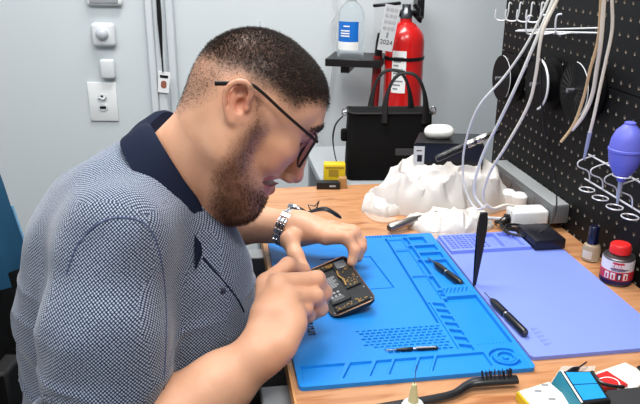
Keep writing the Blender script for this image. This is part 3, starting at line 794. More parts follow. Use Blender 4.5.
box(bm, (hk.x-.010, 2.02, hk.z-.035), (hk.x+.010, 2.115, hk.z+.018), None, .002, 1)
tube(bm, [(hk.x, 2.02, hk.z-.026), (hk.x-.008, 1.99, hk.z-.034), (XB.x+.040, 1.955, hk.z-.036), (XB.x+.012, 1.952, XB.z+.418)], .0045, 8); obj('wall_bracket', bm, M_blk, t)
# loose white cord on the wall
bm = bmesh.new(); ps = [Y_(x, y, WY+.045) for x, y in ((333, -10), (336, 12), (331, 24), (336, 45), (334, 58))]
ps += [Y_(x, y, WY+.045) for x, y in ((330, 80), (325, 110), (318, 126), (322, 145), (312, 160), (318, 176), (326, 190))]
tube(bm, spline(ps, 6), .0018, 6); tag(obj('hanging_string', bm, M_wp2), 'thin white string dangling down the wall behind the shelf', 'cord')
# ================================================================== THE DESK
def wood():
    m = mat('desk_wood', (220, 168, 116), .38, coat=.15)
    n, l = m.node_tree.nodes, m.node_tree.links; b = n['Principled BSDF']
    tc = n.new('ShaderNodeTexCoord'); mp = n.new('ShaderNodeMapping'); mp.inputs['Scale'].default_value = (3.5, 26, 3); mp.inputs['Rotation'].default_value = (0, 0, .25)
    l.new(tc.outputs['Object'], mp.inputs[0])
    t = n.new('ShaderNodeTexNoise'); t.inputs['Scale'].default_value = 2.2; t.inputs['Detail'].default_value = 7; t.inputs['Distortion'].default_value = 1.4
    l.new(mp.outputs[0], t.inputs['Vector'])
    r = n.new('ShaderNodeValToRGB'); e = r.color_ramp.elements; e[0].position = .30; e[0].color = lin((156, 98, 58)); e[1].position = .62; e[1].color = lin((194, 142, 100))
    k = r.color_ramp.elements.new(.45); k.color = lin((184, 130, 88)); l.new(t.outputs['Fac'], r.inputs[0])
    t2 = n.new('ShaderNodeTexNoise'); t2.inputs['Scale'].default_value = 9; t2.inputs['Detail'].default_value = 3; mp2 = n.new('ShaderNodeMapping'); mp2.inputs['Scale'].default_value = (1, 3.5, 1); mp2.inputs['Rotation'].default_value = (0, 0, .5)
    l.new(tc.outputs['Object'], mp2.inputs[0]); l.new(mp2.outputs[0], t2.inputs['Vector'])
    r2 = n.new('ShaderNodeValToRGB'); r2.color_ramp.elements[0].position = .66; r2.color_ramp.elements[1].position = .74; l.new(t2.outputs['Fac'], r2.inputs[0])
    mx = n.new('ShaderNodeMixRGB'); mx.inputs[2].default_value = lin((150, 92, 52)); l.new(r2.outputs[0], mx.inputs[0]); l.new(r.outputs[0], mx.inputs[1]); l.new(mx.outputs[0], b.inputs['Base Color'])
    return m
M_wood = wood(); M_edge = mat('desk_edge', (206, 150, 92), .45); M_gsteel = mat('grey_steel', (150, 154, 158), .45, .3)
desk = thing('desk', 'light wood workbench desk carrying the repair mats and tools', 'desk', MD)
bm = bmesh.new(); box(bm, (-.157, -.62, -.028), (.417, .535, 0)); obj('desk_top', bm, M_wood, desk, MD.inverted() @ MD if False else Matrix.Identity(4), smooth=0)
bm = bmesh.new(); box(bm, (-.1595, -.62, -.028), (-.157, .535, -.0002)); obj('edge_band', bm, M_edge, desk, Matrix.Identity(4), smooth=0)
for u in (-.130, .39):
    for v in (-.58, .50):
        bm = bmesh.new(); box(bm, (u-.022, v-.022, -.75), (u+.022, v+.022, -.028), None, .002, 1); obj('leg', bm, M_gsteel, desk, Matrix.Identity(4))
for v0, v1 in ((-.235, -.165), (.235, .275)):
    bm = bmesh.new(); box(bm, (-.195, v0, -.100), (-.150, v1, -.030), None, .002, 1); obj('clamp', bm, M_gsteel, desk, Matrix.Identity(4))
# second, lower stand behind the desk that carries the bag
st = thing('side_table', 'grey side table behind the desk under the black bag', 'table', MD)
M_white2 = mat('grey_laminate', (160, 165, 168), .5)
bm = bmesh.new(); box(bm, (.005, .540, -.030), (.43, .90, -.010), None, .002, 1); obj('table_top', bm, M_white2, st, Matrix.Identity(4))
for u in (.03, .41):
    for v in (.56, .88):
        bm = bmesh.new(); box(bm, (u-.015, v-.015, -.75), (u+.015, v+.015, -.030)); obj('leg', bm, M_white2, st, Matrix.Identity(4))
# ---------------------------------------------------------------- blue mat
def rect(X, Y, x0, x1, y0, y1): return (X > x0) & (X < x1) & (Y > y0) & (Y < y1)
def mat_fn(X, Y):
    H_ = np.full(X.shape, .0060)
    def cut(m, d): H_[m] = .0060-d
    # ruler teeth on the far edge
    cut((Y > .214) & (Y < .2215) & (X > -.146) & (X < .105) & (np.mod(X, .0055) < .0024), .0030)
    # engraved frame
    for a in ((-.07, .0165, .1322, .1345), (-.075, .0285, .0140, .0162)): cut(rect(X, Y, *a), .0025)
    cx = .0165+(.1335-Y)*.092
    cut((np.abs(X-cx) < .0013) & (Y > .014) & (Y < .1345), .0026)
    # long groove and shallow column cells
    cut(rect(X, Y, .0598, .0634, -.100, .206), .0045)
    for y0, y1 in ((.158, .200), (.055, .151), (-.032, .048)): cut(rect(X, Y, .0665, .0905, y0, y1), .0022)
    for yy in (.1545, .0505): H_[rect(X, Y, .068, .092, yy-.001, yy+.001)] = .0072
    for y0, y1 in ((.176, .206), (.115, .170), (.052, .110), (.004, .046)): cut(rect(X, Y, .0930, .1010, y0, y1), .0055)
    # right-hand trays
    for y0, y1, x1 in ((.178, .207, .132), (.146, .170, .1425), (.114, .138, .1425), (.012, .106, .1425)):
        cut(rect(X, Y, .1045, x1, y0, y1), .0054)
    # fan of slits
    for k in range(7):
        xx = .100+.0062*k; cut((np.abs(X-xx-(Y+.008)*.5) < .0008) & (Y > -.016+.0006*k) & (Y < .002), .0020)
    cut(rect(X, Y, .092, .0985, -.030, .000) & (np.mod(Y, .012) < .008), .0035)
    # big screw tray with teeth
    cut(rect(X, Y, .0925, .1465, -.163, -.026), .0054)
    cut((X > .0925+0*X) & (X < .10) & (Y > -.031) & (Y < -.026+(X-.0925)*.4), .0)
    H_[rect(X, Y, .098, .144, -.163, -.1585) & (np.mod(X, .0052) < .0028)] = .0050
    for k in range(7):
        y0 = -.046-.0195*k; cut((X > .0725) & (X < .0885) & (Y > y0-.0125+(.0885-X)*.35) & (Y < y0+(.0885-X)*.35), .0040)
    # ridge left of the trays near the rows
    cut(rect(X, Y, .0655, .0685, -.170, -.040), .0022)
    # grid of little pockets
    for j in range(9):
        yy = -.106-.0072*j; sh = .0025*j if j % 2 else 0
        for i in range(15):
            xx = -.058+.0082*i+(.004 if j % 2 else 0)
            if (j > 5 and i < 1+(j-5)) or xx > .060 or (j in (2, 4) and i == 0): continue
            cut(rect(X, Y, xx, xx+.0052, yy-.0044, yy), .0010); cut(rect(X, Y, xx, xx+.0052, yy-.0013, yy), .0034)
    # slanted near row
    sh = (-.181-Y)*.50
    for x0, x1 in ((-.0795, -.0515), (-.0455, -.0255), (-.0210, .0080), (.0120, .0305)):
        cut((X > x0-sh) & (X < x1-sh) & (Y > -.2135) & (Y < -.181), .0034)
    cut((X > -.1440) & (X < -.0865-sh) & (Y > -.2135) & (Y < -.181), .0034)
    cut((X > .0350-sh) & (X < .0980) & (Y > -.2135) & (Y < -.181), .0034)
    r = np.hypot(X-.1225, (Y+.1965)*1.0)
    H_[(r < .0225)] = .0060
    H_[(r > .0165) & (r < .0210) & (X < .138)] = .0018; H_[(r < .0130)] = .0072; H_[r < .0100] = .0036; H_[r < .0042] = .0062
    # rim
    H_[(X > .1475)] = .0064
    return H_
M_bmat = mat('blue_silicone', (22, 128, 212), .42, spec=.4, bump=(300, .05, .0003))
mm_ = heightmap(-.1515, .1515, -.2255, .2235, .00095, mat_fn, .007)
bmat_ = tag(link_mesh('silicone_mat', mm_, M_bmat, None, MD @ Matrix.Translation((0, 0, .0002))), 'bright blue silicone repair mat with moulded trays under the phone', 'mat')
# dark print at the left of the blue mat (unreadable strokes)
bm = bmesh.new()
for k in range(7):
    box(bm, (-.124, -.108+.0072*k, .0065), (-.1135, -.1045+.0072*k, .0068), MD)
    box(bm, (-.124 if k % 2 else -.117, -.108+.0072*k, .0065), (-.120 if k % 2 else -.1135, -.1025+.0072*k, .0068), MD)
obj('mat_print', bm, mat('navy_print', (20, 30, 70), .5), bmat_, smooth=0)
# ---------------------------------------------------------------- violet mat
def pm_fn(X, Y):
    H_ = np.full(X.shape, .0055)
    blk = rect(X, Y, .1585, .306, .126, .199); H_[blk] = .0115
    for i in range(9):
        for j in range(7):
            H_[rect(X, Y, .1650+.0080*i, .1700+.0080*i, .1345+.0086*j, .1395+.0086*j)] = .0065
    for x0, x1 in ((.2425, .2600), (.2660, .2960)): H_[rect(X, Y, x0, x1, .134, .192)] = .0055
    return H_
M_pmat = mat('violet_silicone', (124, 143, 228), .45, spec=.4)
pm_ = heightmap(.1555, .363, -.2015, .204, .0012, pm_fn, .006)
pmat_ = tag(link_mesh('silicone_mat', pm_, M_pmat, None, MD @ Matrix.Translation((0, 0, .0002))), 'pale violet silicone mat to the right of the blue mat', 'mat')
bm = bmesh.new(); 
for k in range(5):
    for q in range(3): box(bm, (.186+.004*q, -.178+.010*k+.002*q, .0058), (.1885+.004*q, -.172+.010*k, .0060), MD)
obj('mat_print', bm, mat('faint_print', (112, 120, 200), .5), pmat_, smooth=0)
# ---------------------------------------------------------------- the opened phone
PM = Matrix.Translation((.02998, .95419, .77501)) @ Matrix.Rotation(.3065, 4, 'Z') @ Matrix.Rotation(.06226, 4, 'X') @ Matrix.Rotation(-.31418, 4, 'Y')
M_pcb = mat('phone_black', (14, 15, 18), .35); M_gold = mat('gold_contact', (190, 150, 90), .35, .8); M_sil = mat('shield_silver', (168, 170, 174), .3, .9)
M_bat = mat('battery_black', (20, 21, 25), .5); M_pw = mat('print_white', (150, 152, 156), .6)
ph = thing('mobile_phone', 'opened smartphone with bare battery and circuit board in the man\'s hands', 'phone', PM)
bm = bmesh.new(); prism(bm, rrect(-.0335, -.069, .0335, .069, .010), -.0075, -.0012, PM, .0012); obj('phone_frame', bm, M_pcb, ph)
bm = bmesh.new(); o_ = rrect(-.0335, -.069, .0335, .069, .010); tube(bm, [PM @ Vector((x, y, -.0012)) for x, y in o_], .0010, 6, closed=True); obj('rim', bm, mat('rim_metal', (150, 110, 84), .3, .8), ph)
bm = bmesh.new(); box(bm, (-.026, -.045, -.0012), (.004, .040, .0012), PM, .0008, 1); bat = obj('battery', bm, M_bat, ph)
bm = bmesh.new()
for k in range(9): box(bm, (-.014, -.006+.0035*k, .0012), (-.0135+.0125*(1 if k % 3 else .7), -.0045+.0035*k, .00135), PM)
for i in range(6): box(bm, (-.022+.005*(i % 3)*1.2, -.030+.009*(i//3), .0012), (-.0185+.005*(i % 3)*1.2, -.0255+.009*(i//3), .00135), PM)
for i in range(3): box(bm, (-.022, -.038+.003*i, .0012), (-.004, -.0372+.003*i, .00135), PM)
obj('battery_print', bm, M_pw, bat, smooth=0)
bm = bmesh.new(); prism(bm, [(.006, -.02), (.029, -.02), (.029, .060), (-.024, .060), (-.024, .047), (.006, .047)], -.0012, .0008, PM); bd = obj('logic_board', bm, mat('board_black', (24, 24, 24), .35), ph, smooth=0)
bm = bmesh.new(); box(bm, (.010, .036, .0008), (.027, .056, .0022), PM, .0004, 1); obj('shield', bm, M_sil, bd)
bm = bmesh.new(); box(bm, (.012, .004, .0008), (.022, .020, .0018), PM, .0004, 1); obj('chip', bm, M_pcb, bd)
bm = bmesh.new(); r_ = random.Random(3)
for k in range(46):
    x, y = r_.uniform(.007, .028), r_.uniform(-.018, .034); w, h = r_.uniform(.0006, .002), r_.uniform(.0006, .0022)
    box(bm, (x, y, .0008), (x+w, y+h, .0016), PM)
for k in range(22):
    x = r_.uniform(-.023, .005); box(bm, (x, r_.uniform(.048, .056), .0008), (x+r_.uniform(.001, .003), .058, .0015), PM)
obj('component', bm, M_gold, bd, smooth=0)
bm = bmesh.new(); tube(bm, spline([PM @ Vector(p) for p in ((.008, .032, .0014), (.006, .018, .0024), (.0095, .004, .0016), (.008, -.012, .0014))], 5), .0011, 6, flat=(1.3, .5)); obj('flex_cable', bm, M_gold, bd)
bm = bmesh.new(); box(bm, (-.026, -.064, -.0012), (.026, -.050, .0006), PM, .0006, 1); pt = obj('port_board', bm, M_pcb, ph)
bm = bmesh.new()
for k in range(24):
    x, y = r_.uniform(-.024, .023), r_.uniform(-.063, -.053); box(bm, (x, y, .0006), (x+r_.uniform(.001, .004), y+r_.uniform(.0005, .002), .0012), PM)
obj('component', bm, M_gold, pt, smooth=0)
for x, y in ((-.029, -.062), (.029, -.062), (.029, .062), (-.029, .062), (.0295, -.03), (.0295, .0)):
    bm = bmesh.new(); lathe(bm, [(0, 0), (.0012, 0), (.0012, .0006), (0, .0008)], PM @ Matrix.Translation((x, y, -.0012)), 10); obj('screw', bm, M_sil, ph)
# ---------------------------------------------------------------- small drivers and tools on the mats
M_tool = mat('tool_black', (22, 22, 25), .3); M_tool2 = mat('tool_grey', (60, 60, 64), .35)
def driver(name, label, a, b, r=.0052, tip=.018, cat='screwdriver', bands=(.45,), tipr=.0009):
    a, b = Vector(a), Vector(b); L = (b-a).length; M = frame(b-a, (0, 0, 1), a)      # tip at a
    t = thing(name, label, cat, M)
    bm = bmesh.new(); lathe(bm, [(0, 0), (tipr*.6, .0005), (tipr, .003), (tipr, tip), (0, tip)], M, 10); obj('blade', bm, mat('blade_steel', (120, 122, 128), .25, 1), t)
    bm = bmesh.new(); pr = [(0, tip-.001), (r*.45, tip), (r*.8, tip+.006), (r, tip+.012)]
    for f in bands: z = tip+(L-tip)*f; pr += [(r, z-.004), (r*.62, z-.002), (r*.62, z+.002), (r, z+.004)]
    pr += [(r, L-.004), (r*.8, L-.001), (0, L)]
    lathe(bm, pr, M, 16); obj('handle', bm, M_tool, t)
    bm = bmesh.new(); z = tip+(L-tip)*bands[0]; lathe(bm, [(r*.63, z-.002), (r*.72, z-.001), (r*.72, z+.001), (r*.63, z+.002)], M, 16); obj('ring', bm, M_sil, t)
    bm = bmesh.new(); lathe(bm, [(0, L), (r*.7, L-.0006), (r*.6, L+.0006), (0, L+.001)], M, 16); obj('end_cap', bm, M_tool2, t)
    return t
driver('precision_screwdriver', 'black precision screwdriver lying in the blue mat\'s upper tray', D(.112, .112, .0085), D(.1365, .012, .0075), .0053, .022)
driver('precision_screwdriver', 'black precision screwdriver lying across the gap between the two mats', D(.157, -.030, .0122), D(.168, -.155, .0122), .0058, .024)
driver('tweezer_pen', 'thin black driver bit with a silver shank on the blue mat\'s pocket grid', D(-.030, -.163, .0088), D(.040, -.1675, .0088), .0026, .014, 'driver bit')
bm = bmesh.new(); tube(bm, [D(.010, -.1655, .0098), D(.037, -.1673, .0098)], .0021, 8); tag(obj('silver_bit', bm, M_sil), 'short silver bit lying against the black driver bit on the grid', 'driver bit')
driver('craft_knife', 'dark pointed craft knife lying between the violet mat and the blue box', D(.222, -.222, .006), D(.160, -.262, .0065), .0052, .022, 'knife', (.70,), .0011)
# upright tweezers
TA, TB = Z_(474, 287, .7520), None
TB = Y_(484, 213, TA.y+.012)
t = thing('tweezers', 'black tweezers standing upright in the corner of the blue mat', 'tweezers', TA)
ax = (TB-TA); L = ax.length; MT = frame(ax, U, TA)
for s in (-1, 1):
    bm = bmesh.new(); n = 14; rows = []
    for i in range(n+1):
        f = i/n; w = .0014+.0060*min(1, f*1.25)*(1 if f < .9 else 1-(f-.9)*3); off = s*(.0045*math.sin(PI*min(f, .98))**1*(1 if f < .5 else 1)*.6+.0004)+s*.0012*(1-f)
        rows.append([bm.verts.new((x, off+dy, f*L)) for x, dy in ((-w, -.0007), (w, -.0007), (w, .0007), (-w, .0007))])
    for p, q in zip(rows, rows[1:]):
        for i in range(4): bm.faces.new((p[i], p[(i+1) % 4], q[(i+1) % 4], q[i]))
    bm.faces.new(rows[0]); bm.faces.new(rows[-1][::-1]); bmesh.ops.transform(bm, matrix=MT, verts=bm.verts[:]); obj('arm', bm, M_tool, t)
bm = bmesh.new(); box(bm, (-.0058, -.0026, L*.93), (.0058, .0026, L*1.01), MT, .001, 1); obj('joint', bm, M_tool, t)
# ---------------------------------------------------------------- toothbrush-like brush
A_, B_ = Z_(396, 404, .757), Z_(512, 382, .760)
bt = thing('cleaning_brush', 'black antistatic brush with upright bristles in front of the blue mat', 'brush', A_)
pts = [Z_(372, 408, .758), Z_(420, 401, .757), Z_(452, 394, .757), Z_(470, 384, .759), Z_(484, 381.5, .760), Z_(517, 379.5, .760)]
bm = bmesh.new(); tube(bm, spline(pts, 6), [.004, .0055, .0052, .0046, .0055, .0068, .0068, .0062], 10, flat=(1.1, .75)); obj('handle', bm, M_tool, bt)
d0, d1 = Z_(483, 380, .764), Z_(512, 377.5, .764)
for k in range(8):
    bm = bmesh.new()
    for q in range(5):
        p = d0.lerp(d1, k/7)+Vector((r_.uniform(-.0012, .0012), r_.uniform(-.003, .004), 0)); tube(bm, [p, p+Vector((r_.uniform(-.001, .001)-.001, .003, .0095))], .00055, 5)
    obj('bristle_tuft', bm, M_tool, bt)
# ---------------------------------------------------------------- needle bottle at the front edge
NB = Z_(412, 420, .752); NB.z = .7505
t = thing('needle_bottle', 'small white dispensing bottle with a cream nozzle and fine needle', 'bottle', NB); MN = Matrix.Translation(NB)
bm = bmesh.new(); lathe(bm, [(0, 0), (.012, 0), (.0135, .002), (.0135, .020), (.011, .0245), (.006, .027), (0, .027)], MN, 28); obj('bottle_body', bm, mat('milky_plastic', (228, 230, 222), .35), t)
bm = bmesh.new(); lathe(bm, [(.0062, .0265), (.0055, .030), (.0042, .040), (.0026, .049), (0, .049)], MN, 20); obj('nozzle', bm, mat('cream_nozzle', (206, 206, 160), .35, trans=.2), t)
bm = bmesh.new(); tube(bm, [NB+Vector((0, 0, .048)), NB+Vector((.0015, .003, .072))], .00045, 6); obj('needle', bm, mat('needle_steel', (90, 120, 150), .3, .8), t)
# ---------------------------------------------------------------- near right corner: boxes and cards
def slab(name, label, cat, quad, z0, z1, m, bev=.0006):
    """quad: four (px, py) of the top face at height z1"""
    P4 = [Z_(x, y, z1) for x, y in quad]; c = sum(P4, Vector())/4
    bm = bmesh.new(); prism(bm, [(p.x, p.y) for p in P4], z0, z1, None, bev); o = obj(name, bm, m); rest(o, Matrix.Translation((c.x, c.y, z0))); return tag(o, label, cat) if label else o
M_yel = mat('yellow_plastic', (212, 184, 30), .45); M_pack = mat('pack_white', (214, 214, 206), .5)
o = thing('parts_pack', 'small yellow-edged packet with a white printed face beside the blue box', 'packet', Z_(548, 392, .751))
q = [Z_(x, y, .766) for x, y in ((517, 389), (549, 379), (588, 412), (548, 424))]
bm = bmesh.new(); prism(bm, [(p.x, p.y) for p in q], .7505, .7625, None, .0006); obj('case', bm, M_yel, o)
bm = bmesh.new(); c = sum(q, Vector())/4; prism(bm, [((c+(p-c)*.94).x, (c+(p-c)*.94).y) for p in q], .7626, .7640, None, .0003); fc = obj('face', bm, M_pack, o)
for k, (x, y) in enumerate(((538, 391), (552, 399), (545, 385))):
    p = Z_(x, y, .7642); bm = bmesh.new(); box(bm, (p.x-.004, p.y-.0015, .7641), (p.x+.004, p.y+.0018, .7645)); obj('print', bm, M_grey, fc)
q = [(560, 371), (592, 369.5), (616, 394), (584, 404)]
QT = [Z_(x, y, .776) for x, y in ((559, 371), (592, 371), (611, 400), (580, 404))]
t = thing('blue_parts_box', 'black-edged box with a bright blue two-panel face at the near right corner', 'box', QT[0]-Vector((0, 0, .025)))
bm = bmesh.new(); prism(bm, [(p.x, p.y) for p in QT], .7645, .776, None, .0008); obj('case', bm, M_dark, t)
M_bl2 = mat('bright_blue_face', (34, 146, 214), .3)
def lerp4(a, b): return [QT[0].lerp(QT[1], x).lerp(QT[3].lerp(QT[2], x), y) for x, y in a]
for y0, y1 in ((.06, .44), (.47, .92)):
    bm = bmesh.new(); pp = lerp4(((.16, y0), (.90, y0), (.90, y1), (.16, y1)), 0); prism(bm, [(p.x, p.y) for p in pp], .776, .7768); obj('panel', bm, M_bl2, t)
bm = bmesh.new(); pp = lerp4(((.05, .0), (.10, .0), (.10, .98), (.05, .98)), 0); prism(bm, [(p.x, p.y) for p in pp], .776, .7772); obj('strip', bm, M_white, t)
bm = bmesh.new(); e0, e1, e2, e3 = QT[0], QT[3], QT[3]+Vector((-.010, 0, -.0245)), QT[0]+Vector((-.010, 0, -.0245))
th = Vector((.002, .0, 0)); vs_ = [bm.verts.new(p) for p in (e0, e1, e2, e3, e0+th, e1+th, e2+th, e3+th)]
for f in ((0, 1, 2, 3), (4, 7, 6, 5), (0, 4, 5, 1), (1, 5, 6, 2), (2, 6, 7, 3), (3, 7, 4, 0)): bm.faces.new([vs_[i] for i in f])
obj('side_label', bm, mat('teal_face', (40, 120, 140), .35), t, smooth=0)
slab('dark_case', 'flat dark grey case at the bottom right corner of the picture', 'case', ((607, 390), (646, 386), (650, 412), (600, 412)), .7505, .770, mat('dark_grey', (52, 52, 54), .4))
slab('white_card', 'blank white card under the red card near the right edge', 'card', ((590, 374), (625, 362), (652, 376), (628, 394)), .7505, .7530, M_pack)
t = thing('red_card', 'small red and white card leaning on the blue box', 'card', Z_(606, 380, .7532))
q = [Z_(x, y, .7575) for x, y in ((594, 375), (607, 370.5), (628, 384), (604, 388))]
bm = bmesh.new(); prism(bm, [(p.x, p.y) for p in q], .7533, .7575, None, .0003); obj('card_body', bm, mat('card_red', (196, 40, 40), .4), t)
bm = bmesh.new(); tube(bm, spline([Z_(x, y, .7579) for x, y in ((598, 379), (608, 377), (617, 380), (620, 385))], 4), .0008, 6, flat=(1, .4)); obj('card_print', bm, M_white, t)
bm = bmesh.new(); tube(bm, spline([Z_(x, y, .7625) for x, y in ((592, 372), (600, 382), (612, 386), (624, 387))], 5), .0024, 8); tag(obj('black_cable', bm, M_tool), 'short black cord crossing the red card', 'cord')
slab('black_disc', 'black rounded lid at the right edge above the white card', 'lid', ((637, 366), (645, 363), (652, 368), (643, 371)), .7535, .757, M_tool)
slab('clear_sleeve', 'clear plastic sleeve lying behind the blue box', 'sleeve', ((548, 386), (562, 366), (596, 366), (594, 372)), .7503, .7510, mat('film', (235, 225, 215), .15, alpha=.35), 0)
# ================================================================== PEGBOARD AND WHAT HANGS ON IT
PU = .42
M_peg = mat('pegboard_black', (15, 15, 16), .55, spec=.25, bump=(220, .1, .0004)); M_glint = mat('cut_fibreboard_glint', (150, 140, 128), .7); M_wire = mat('white_wire', (222, 224, 226), .3, .2)  # cut hole walls coloured pale to paint in the highlights of the rims
def onu(px, py, u=PU):
    d = Vector(ray(px, py)); o = Vector((0, 0, CZ)); return o+d*((u-(o-C0).dot(U))/d.dot(U))
pb = thing('pegboard', 'black perforated pegboard standing along the right side of the desk', 'pegboard', D(PU, .6, 0))
def peg_panel(v1, z0, z1, n, thick=.004):
    """far edge at v1, n columns of 25 mm cells towards the camera, one round hole per cell"""
    s = .025; rows = int(round((z1-z0)/s)); sz = (z1-z0)/rows; vs, fs = [], []; k = 12
    for i in range(n):
        for j in range(rows):
            cv, cz = v1-(i+.5)*s, z0+(j+.5)*sz; b = len(vs)
            cor = [(cv-s/2, cz-sz/2), (cv+s/2, cz-sz/2), (cv+s/2, cz+sz/2), (cv-s/2, cz+sz/2)]
            for v, z in cor: vs.append(D(PU, v, z))
            for q in range(k):
                a = 2*PI*q/k-3*PI/4; vs.append(D(PU, cv+.0033*math.cos(a), cz+.0033*math.sin(a)))
            for q in range(k):
                a = 2*PI*q/k-3*PI/4; vs.append(D(PU+thick, cv+.0033*math.cos(a), cz+.0033*math.sin(a)))
            for c in range(4):
                q0 = c*3
                for q in range(3): fs.append((b+c, b+4+(q0+q) % k, b+4+(q0+q+1) % k))
                fs.append((b+c, b+4+(q0+3) % k, b+(c+1) % 4))
            for q in range(k): fs.append((b+4+q, b+4+k+q, b+4+k+(q+1) % k, b+4+(q+1) % k))
    me = bpy.data.meshes.new('p'); me.from_pydata([tuple(v) for v in vs], [], fs); me.update()
    bm = bmesh.new(); bm.from_mesh(me); bmesh.ops.remove_doubles(bm, verts=bm.verts[:], dist=1e-5)
    box(bm, (PU+thick, v1-n*s, z0), (PU+thick+.001, v1, z1), MD)
    for f in bm.faces:
        c = [v.co for v in f.verts]
        if len(c) == 4 and abs(f.calc_area()-.0017*thick) < .0006*thick: f.material_index = 1
    for a, b in (((PU, v1-.0005, z0), (PU+thick, v1, z1)), ((PU, v1-n*s, z1-.0005), (PU+thick, v1, z1))): box(bm, a, b, MD)
    bpy.data.meshes.remove(me); return bm
obj('panel', peg_panel(.6, .2885, 1.0135, 46), [M_peg, M_glint], pb, smooth=0)
obj('panel', peg_panel(.6, -.0115, .2865, 46), [M_peg, M_glint], pb, smooth=0)
bm = bmesh.new()
for v in (.585, .05, -.5): box(bm, (PU+.005, v-.012, 0), (PU+.0165, v+.012, 1.01), MD)
obj('batten', bm, M_peg, pb, smooth=0)
# row of white U hooks
for i, px in enumerate((508, 519, 531, 541)):
    p = D_ = onu(px+4, 4); c = C0; v = (p-C0).dot(V); z = p.z-DZ
    P_ = lambda du, dv, dz: D(PU-.004-du, v+dv, z+dz)
    bm = bmesh.new(); tube(bm, spline([P_(-.004, 0, .0), P_(.002, 0, .002), P_(.003, .0, -.02), P_(.005, .006, -.034), P_(.016, .014, -.036), P_(.024, .018, -.030), P_(.024, .018, -.012)], 5), .0016, 8)
    o = obj('peg_hook', bm, M_wire); rest(o, Matrix.Translation(p))
    tag(o, ('white wire U-hook on the pegboard, farthest left of the top row', 'white wire U-hook on the pegboard, second from the left in the top row', 'white wire U-hook on the pegboard, third from the left in the top row', 'white wire U-hook on the pegboard, fourth from the left, behind the cables')[i], 'hook', 'U-hooks at the top of the pegboard')
# wire rail with upturned prongs
t = thing('wire_rack', 'white wire rail with upturned prongs near the top of the pegboard', 'rack', onu(555, 30))
a, b = onu(516, 31, PU-.01), onu(600, 33, PU-.01); bm = bmesh.new(); tube(bm, [a, b], .0017, 8); obj('rail', bm, M_wire, t)
a2, b2 = onu(518, 30, PU-.002), onu(598, 28, PU-.002); bm = bmesh.new(); tube(bm, [a2, b2], .0015, 8); obj('rail', bm, M_wire, t)
for px in (549, 563, 580):
    p = onu(px, 33, PU-.006); bm = bmesh.new()
    tube(bm, spline([p, p+V*-.004+Vector((0, 0, .001))-U*.022, p-U*.040+V*.004+Vector((0, 0, -.002)), p-U*.048+Vector((0, 0, .008)), p-U*.050+V*-.004+Vector((0, 0, .030)), p-U*.044+V*-.010+Vector((0, 0, .034))], 5), .0016, 8); obj('prong', bm, M_wire, t)
# reels of wire hanging on the board
M_reel = mat('reel_black', (8, 8, 9), .5, spec=.2); M_reel2 = mat('reel_line', (44, 42, 40), .5); M_tape = mat('reel_white', (218, 220, 222), .4)
for i, (px, py, r, lab) in enumerate(((508, 78, .050, 'black wire reel with a thin pale rim at the pegboard\'s far edge'), (544, 84, .050, 'black wire reel with a broad white band, middle of the three reels'), (582, 90, .050, 'black wire reel with thin radial lines, nearest of the three reels'))):
    p = onu(px, py, PU-.022); M = frame(-U, V, p)
    t = thing('wire_reel', lab, 'reel', M, 'wire reels hung on the pegboard')
    bm = bmesh.new(); lathe(bm, [(.010, -.016), (r, -.016), (r, -.013), (r*.72, -.011), (r*.72, .011), (r*.97, .013), (r*.97, .016), (.010, .016)], M, 48); obj('spool', bm, M_reel, t)
    bm = bmesh.new(); tube(bm, [M @ Vector((r*.97*math.cos(a), r*.97*math.sin(a), .0158)) for a in np.linspace(PI*1.5, PI*(.62 if i else .75), 40)], .0007 if i != 1 else .0022, 6, flat=(1, 1)); obj('pale_rim', bm, M_tape, t)
    if i == 2:
        bm = bmesh.new()
        for k in range(24):
            a = 2*PI*k/24; tube(bm, [M @ Vector((.014*math.cos(a), .014*math.sin(a), .0164)), M @ Vector((r*.9*math.cos(a), r*.9*math.sin(a), .0164))], .0003, 4)
        obj('spokes', bm, M_reel2, t)
    bm = bmesh.new(); lathe(bm, [(0, -.02), (.004, -.02), (.004, .028), (0, .028)], M, 12); obj('peg', bm, M_sil, t)
# lower rack of rings
t = thing('ring_rack', 'white wire tool rack with two rows of rings on the pegboard', 'rack', onu(612, 180))
M_wire2 = mat('rack_white', (225, 226, 230), .25, .3)
def ring(c, r, m, par, name='ring', e=.0012):
    bm = bmesh.new(); tube(bm, [c+U*(r*math.cos(a))+V*(r*1.1*math.sin(a)) for a in np.linspace(0, 2*PI, 20, endpoint=False)], e, 6, closed=True); obj(name, bm, m, par)
z1_, z0_ = DZ+.163, DZ+.116
for k in range(4):
    v = .130-.044*k
    ring(D(PU-.022, v, z0_-DZ-.004), .0125, M_wire2, t)
bm = bmesh.new(); tube(bm, [D(PU-.008, .165, .165), D(PU-.008, -.03, .165)], .0016, 8); tube(bm, [D(PU-.008, .165, .120), D(PU-.008, -.03, .120)], .0016, 8); obj('rail', bm, M_wire2, t)
for k in range(4):
    v = .148-.044*k
    bm = bmesh.new(); tube(bm, spline([D(PU-.006, v, .168), D(PU-.034, v-.002, .160), D(PU-.036, v-.004, .150), D(PU-.016, v-.004, .140), D(PU-.010, v-.002, .120)], 4), .0012, 6); obj('prong', bm, M_wire2, t)
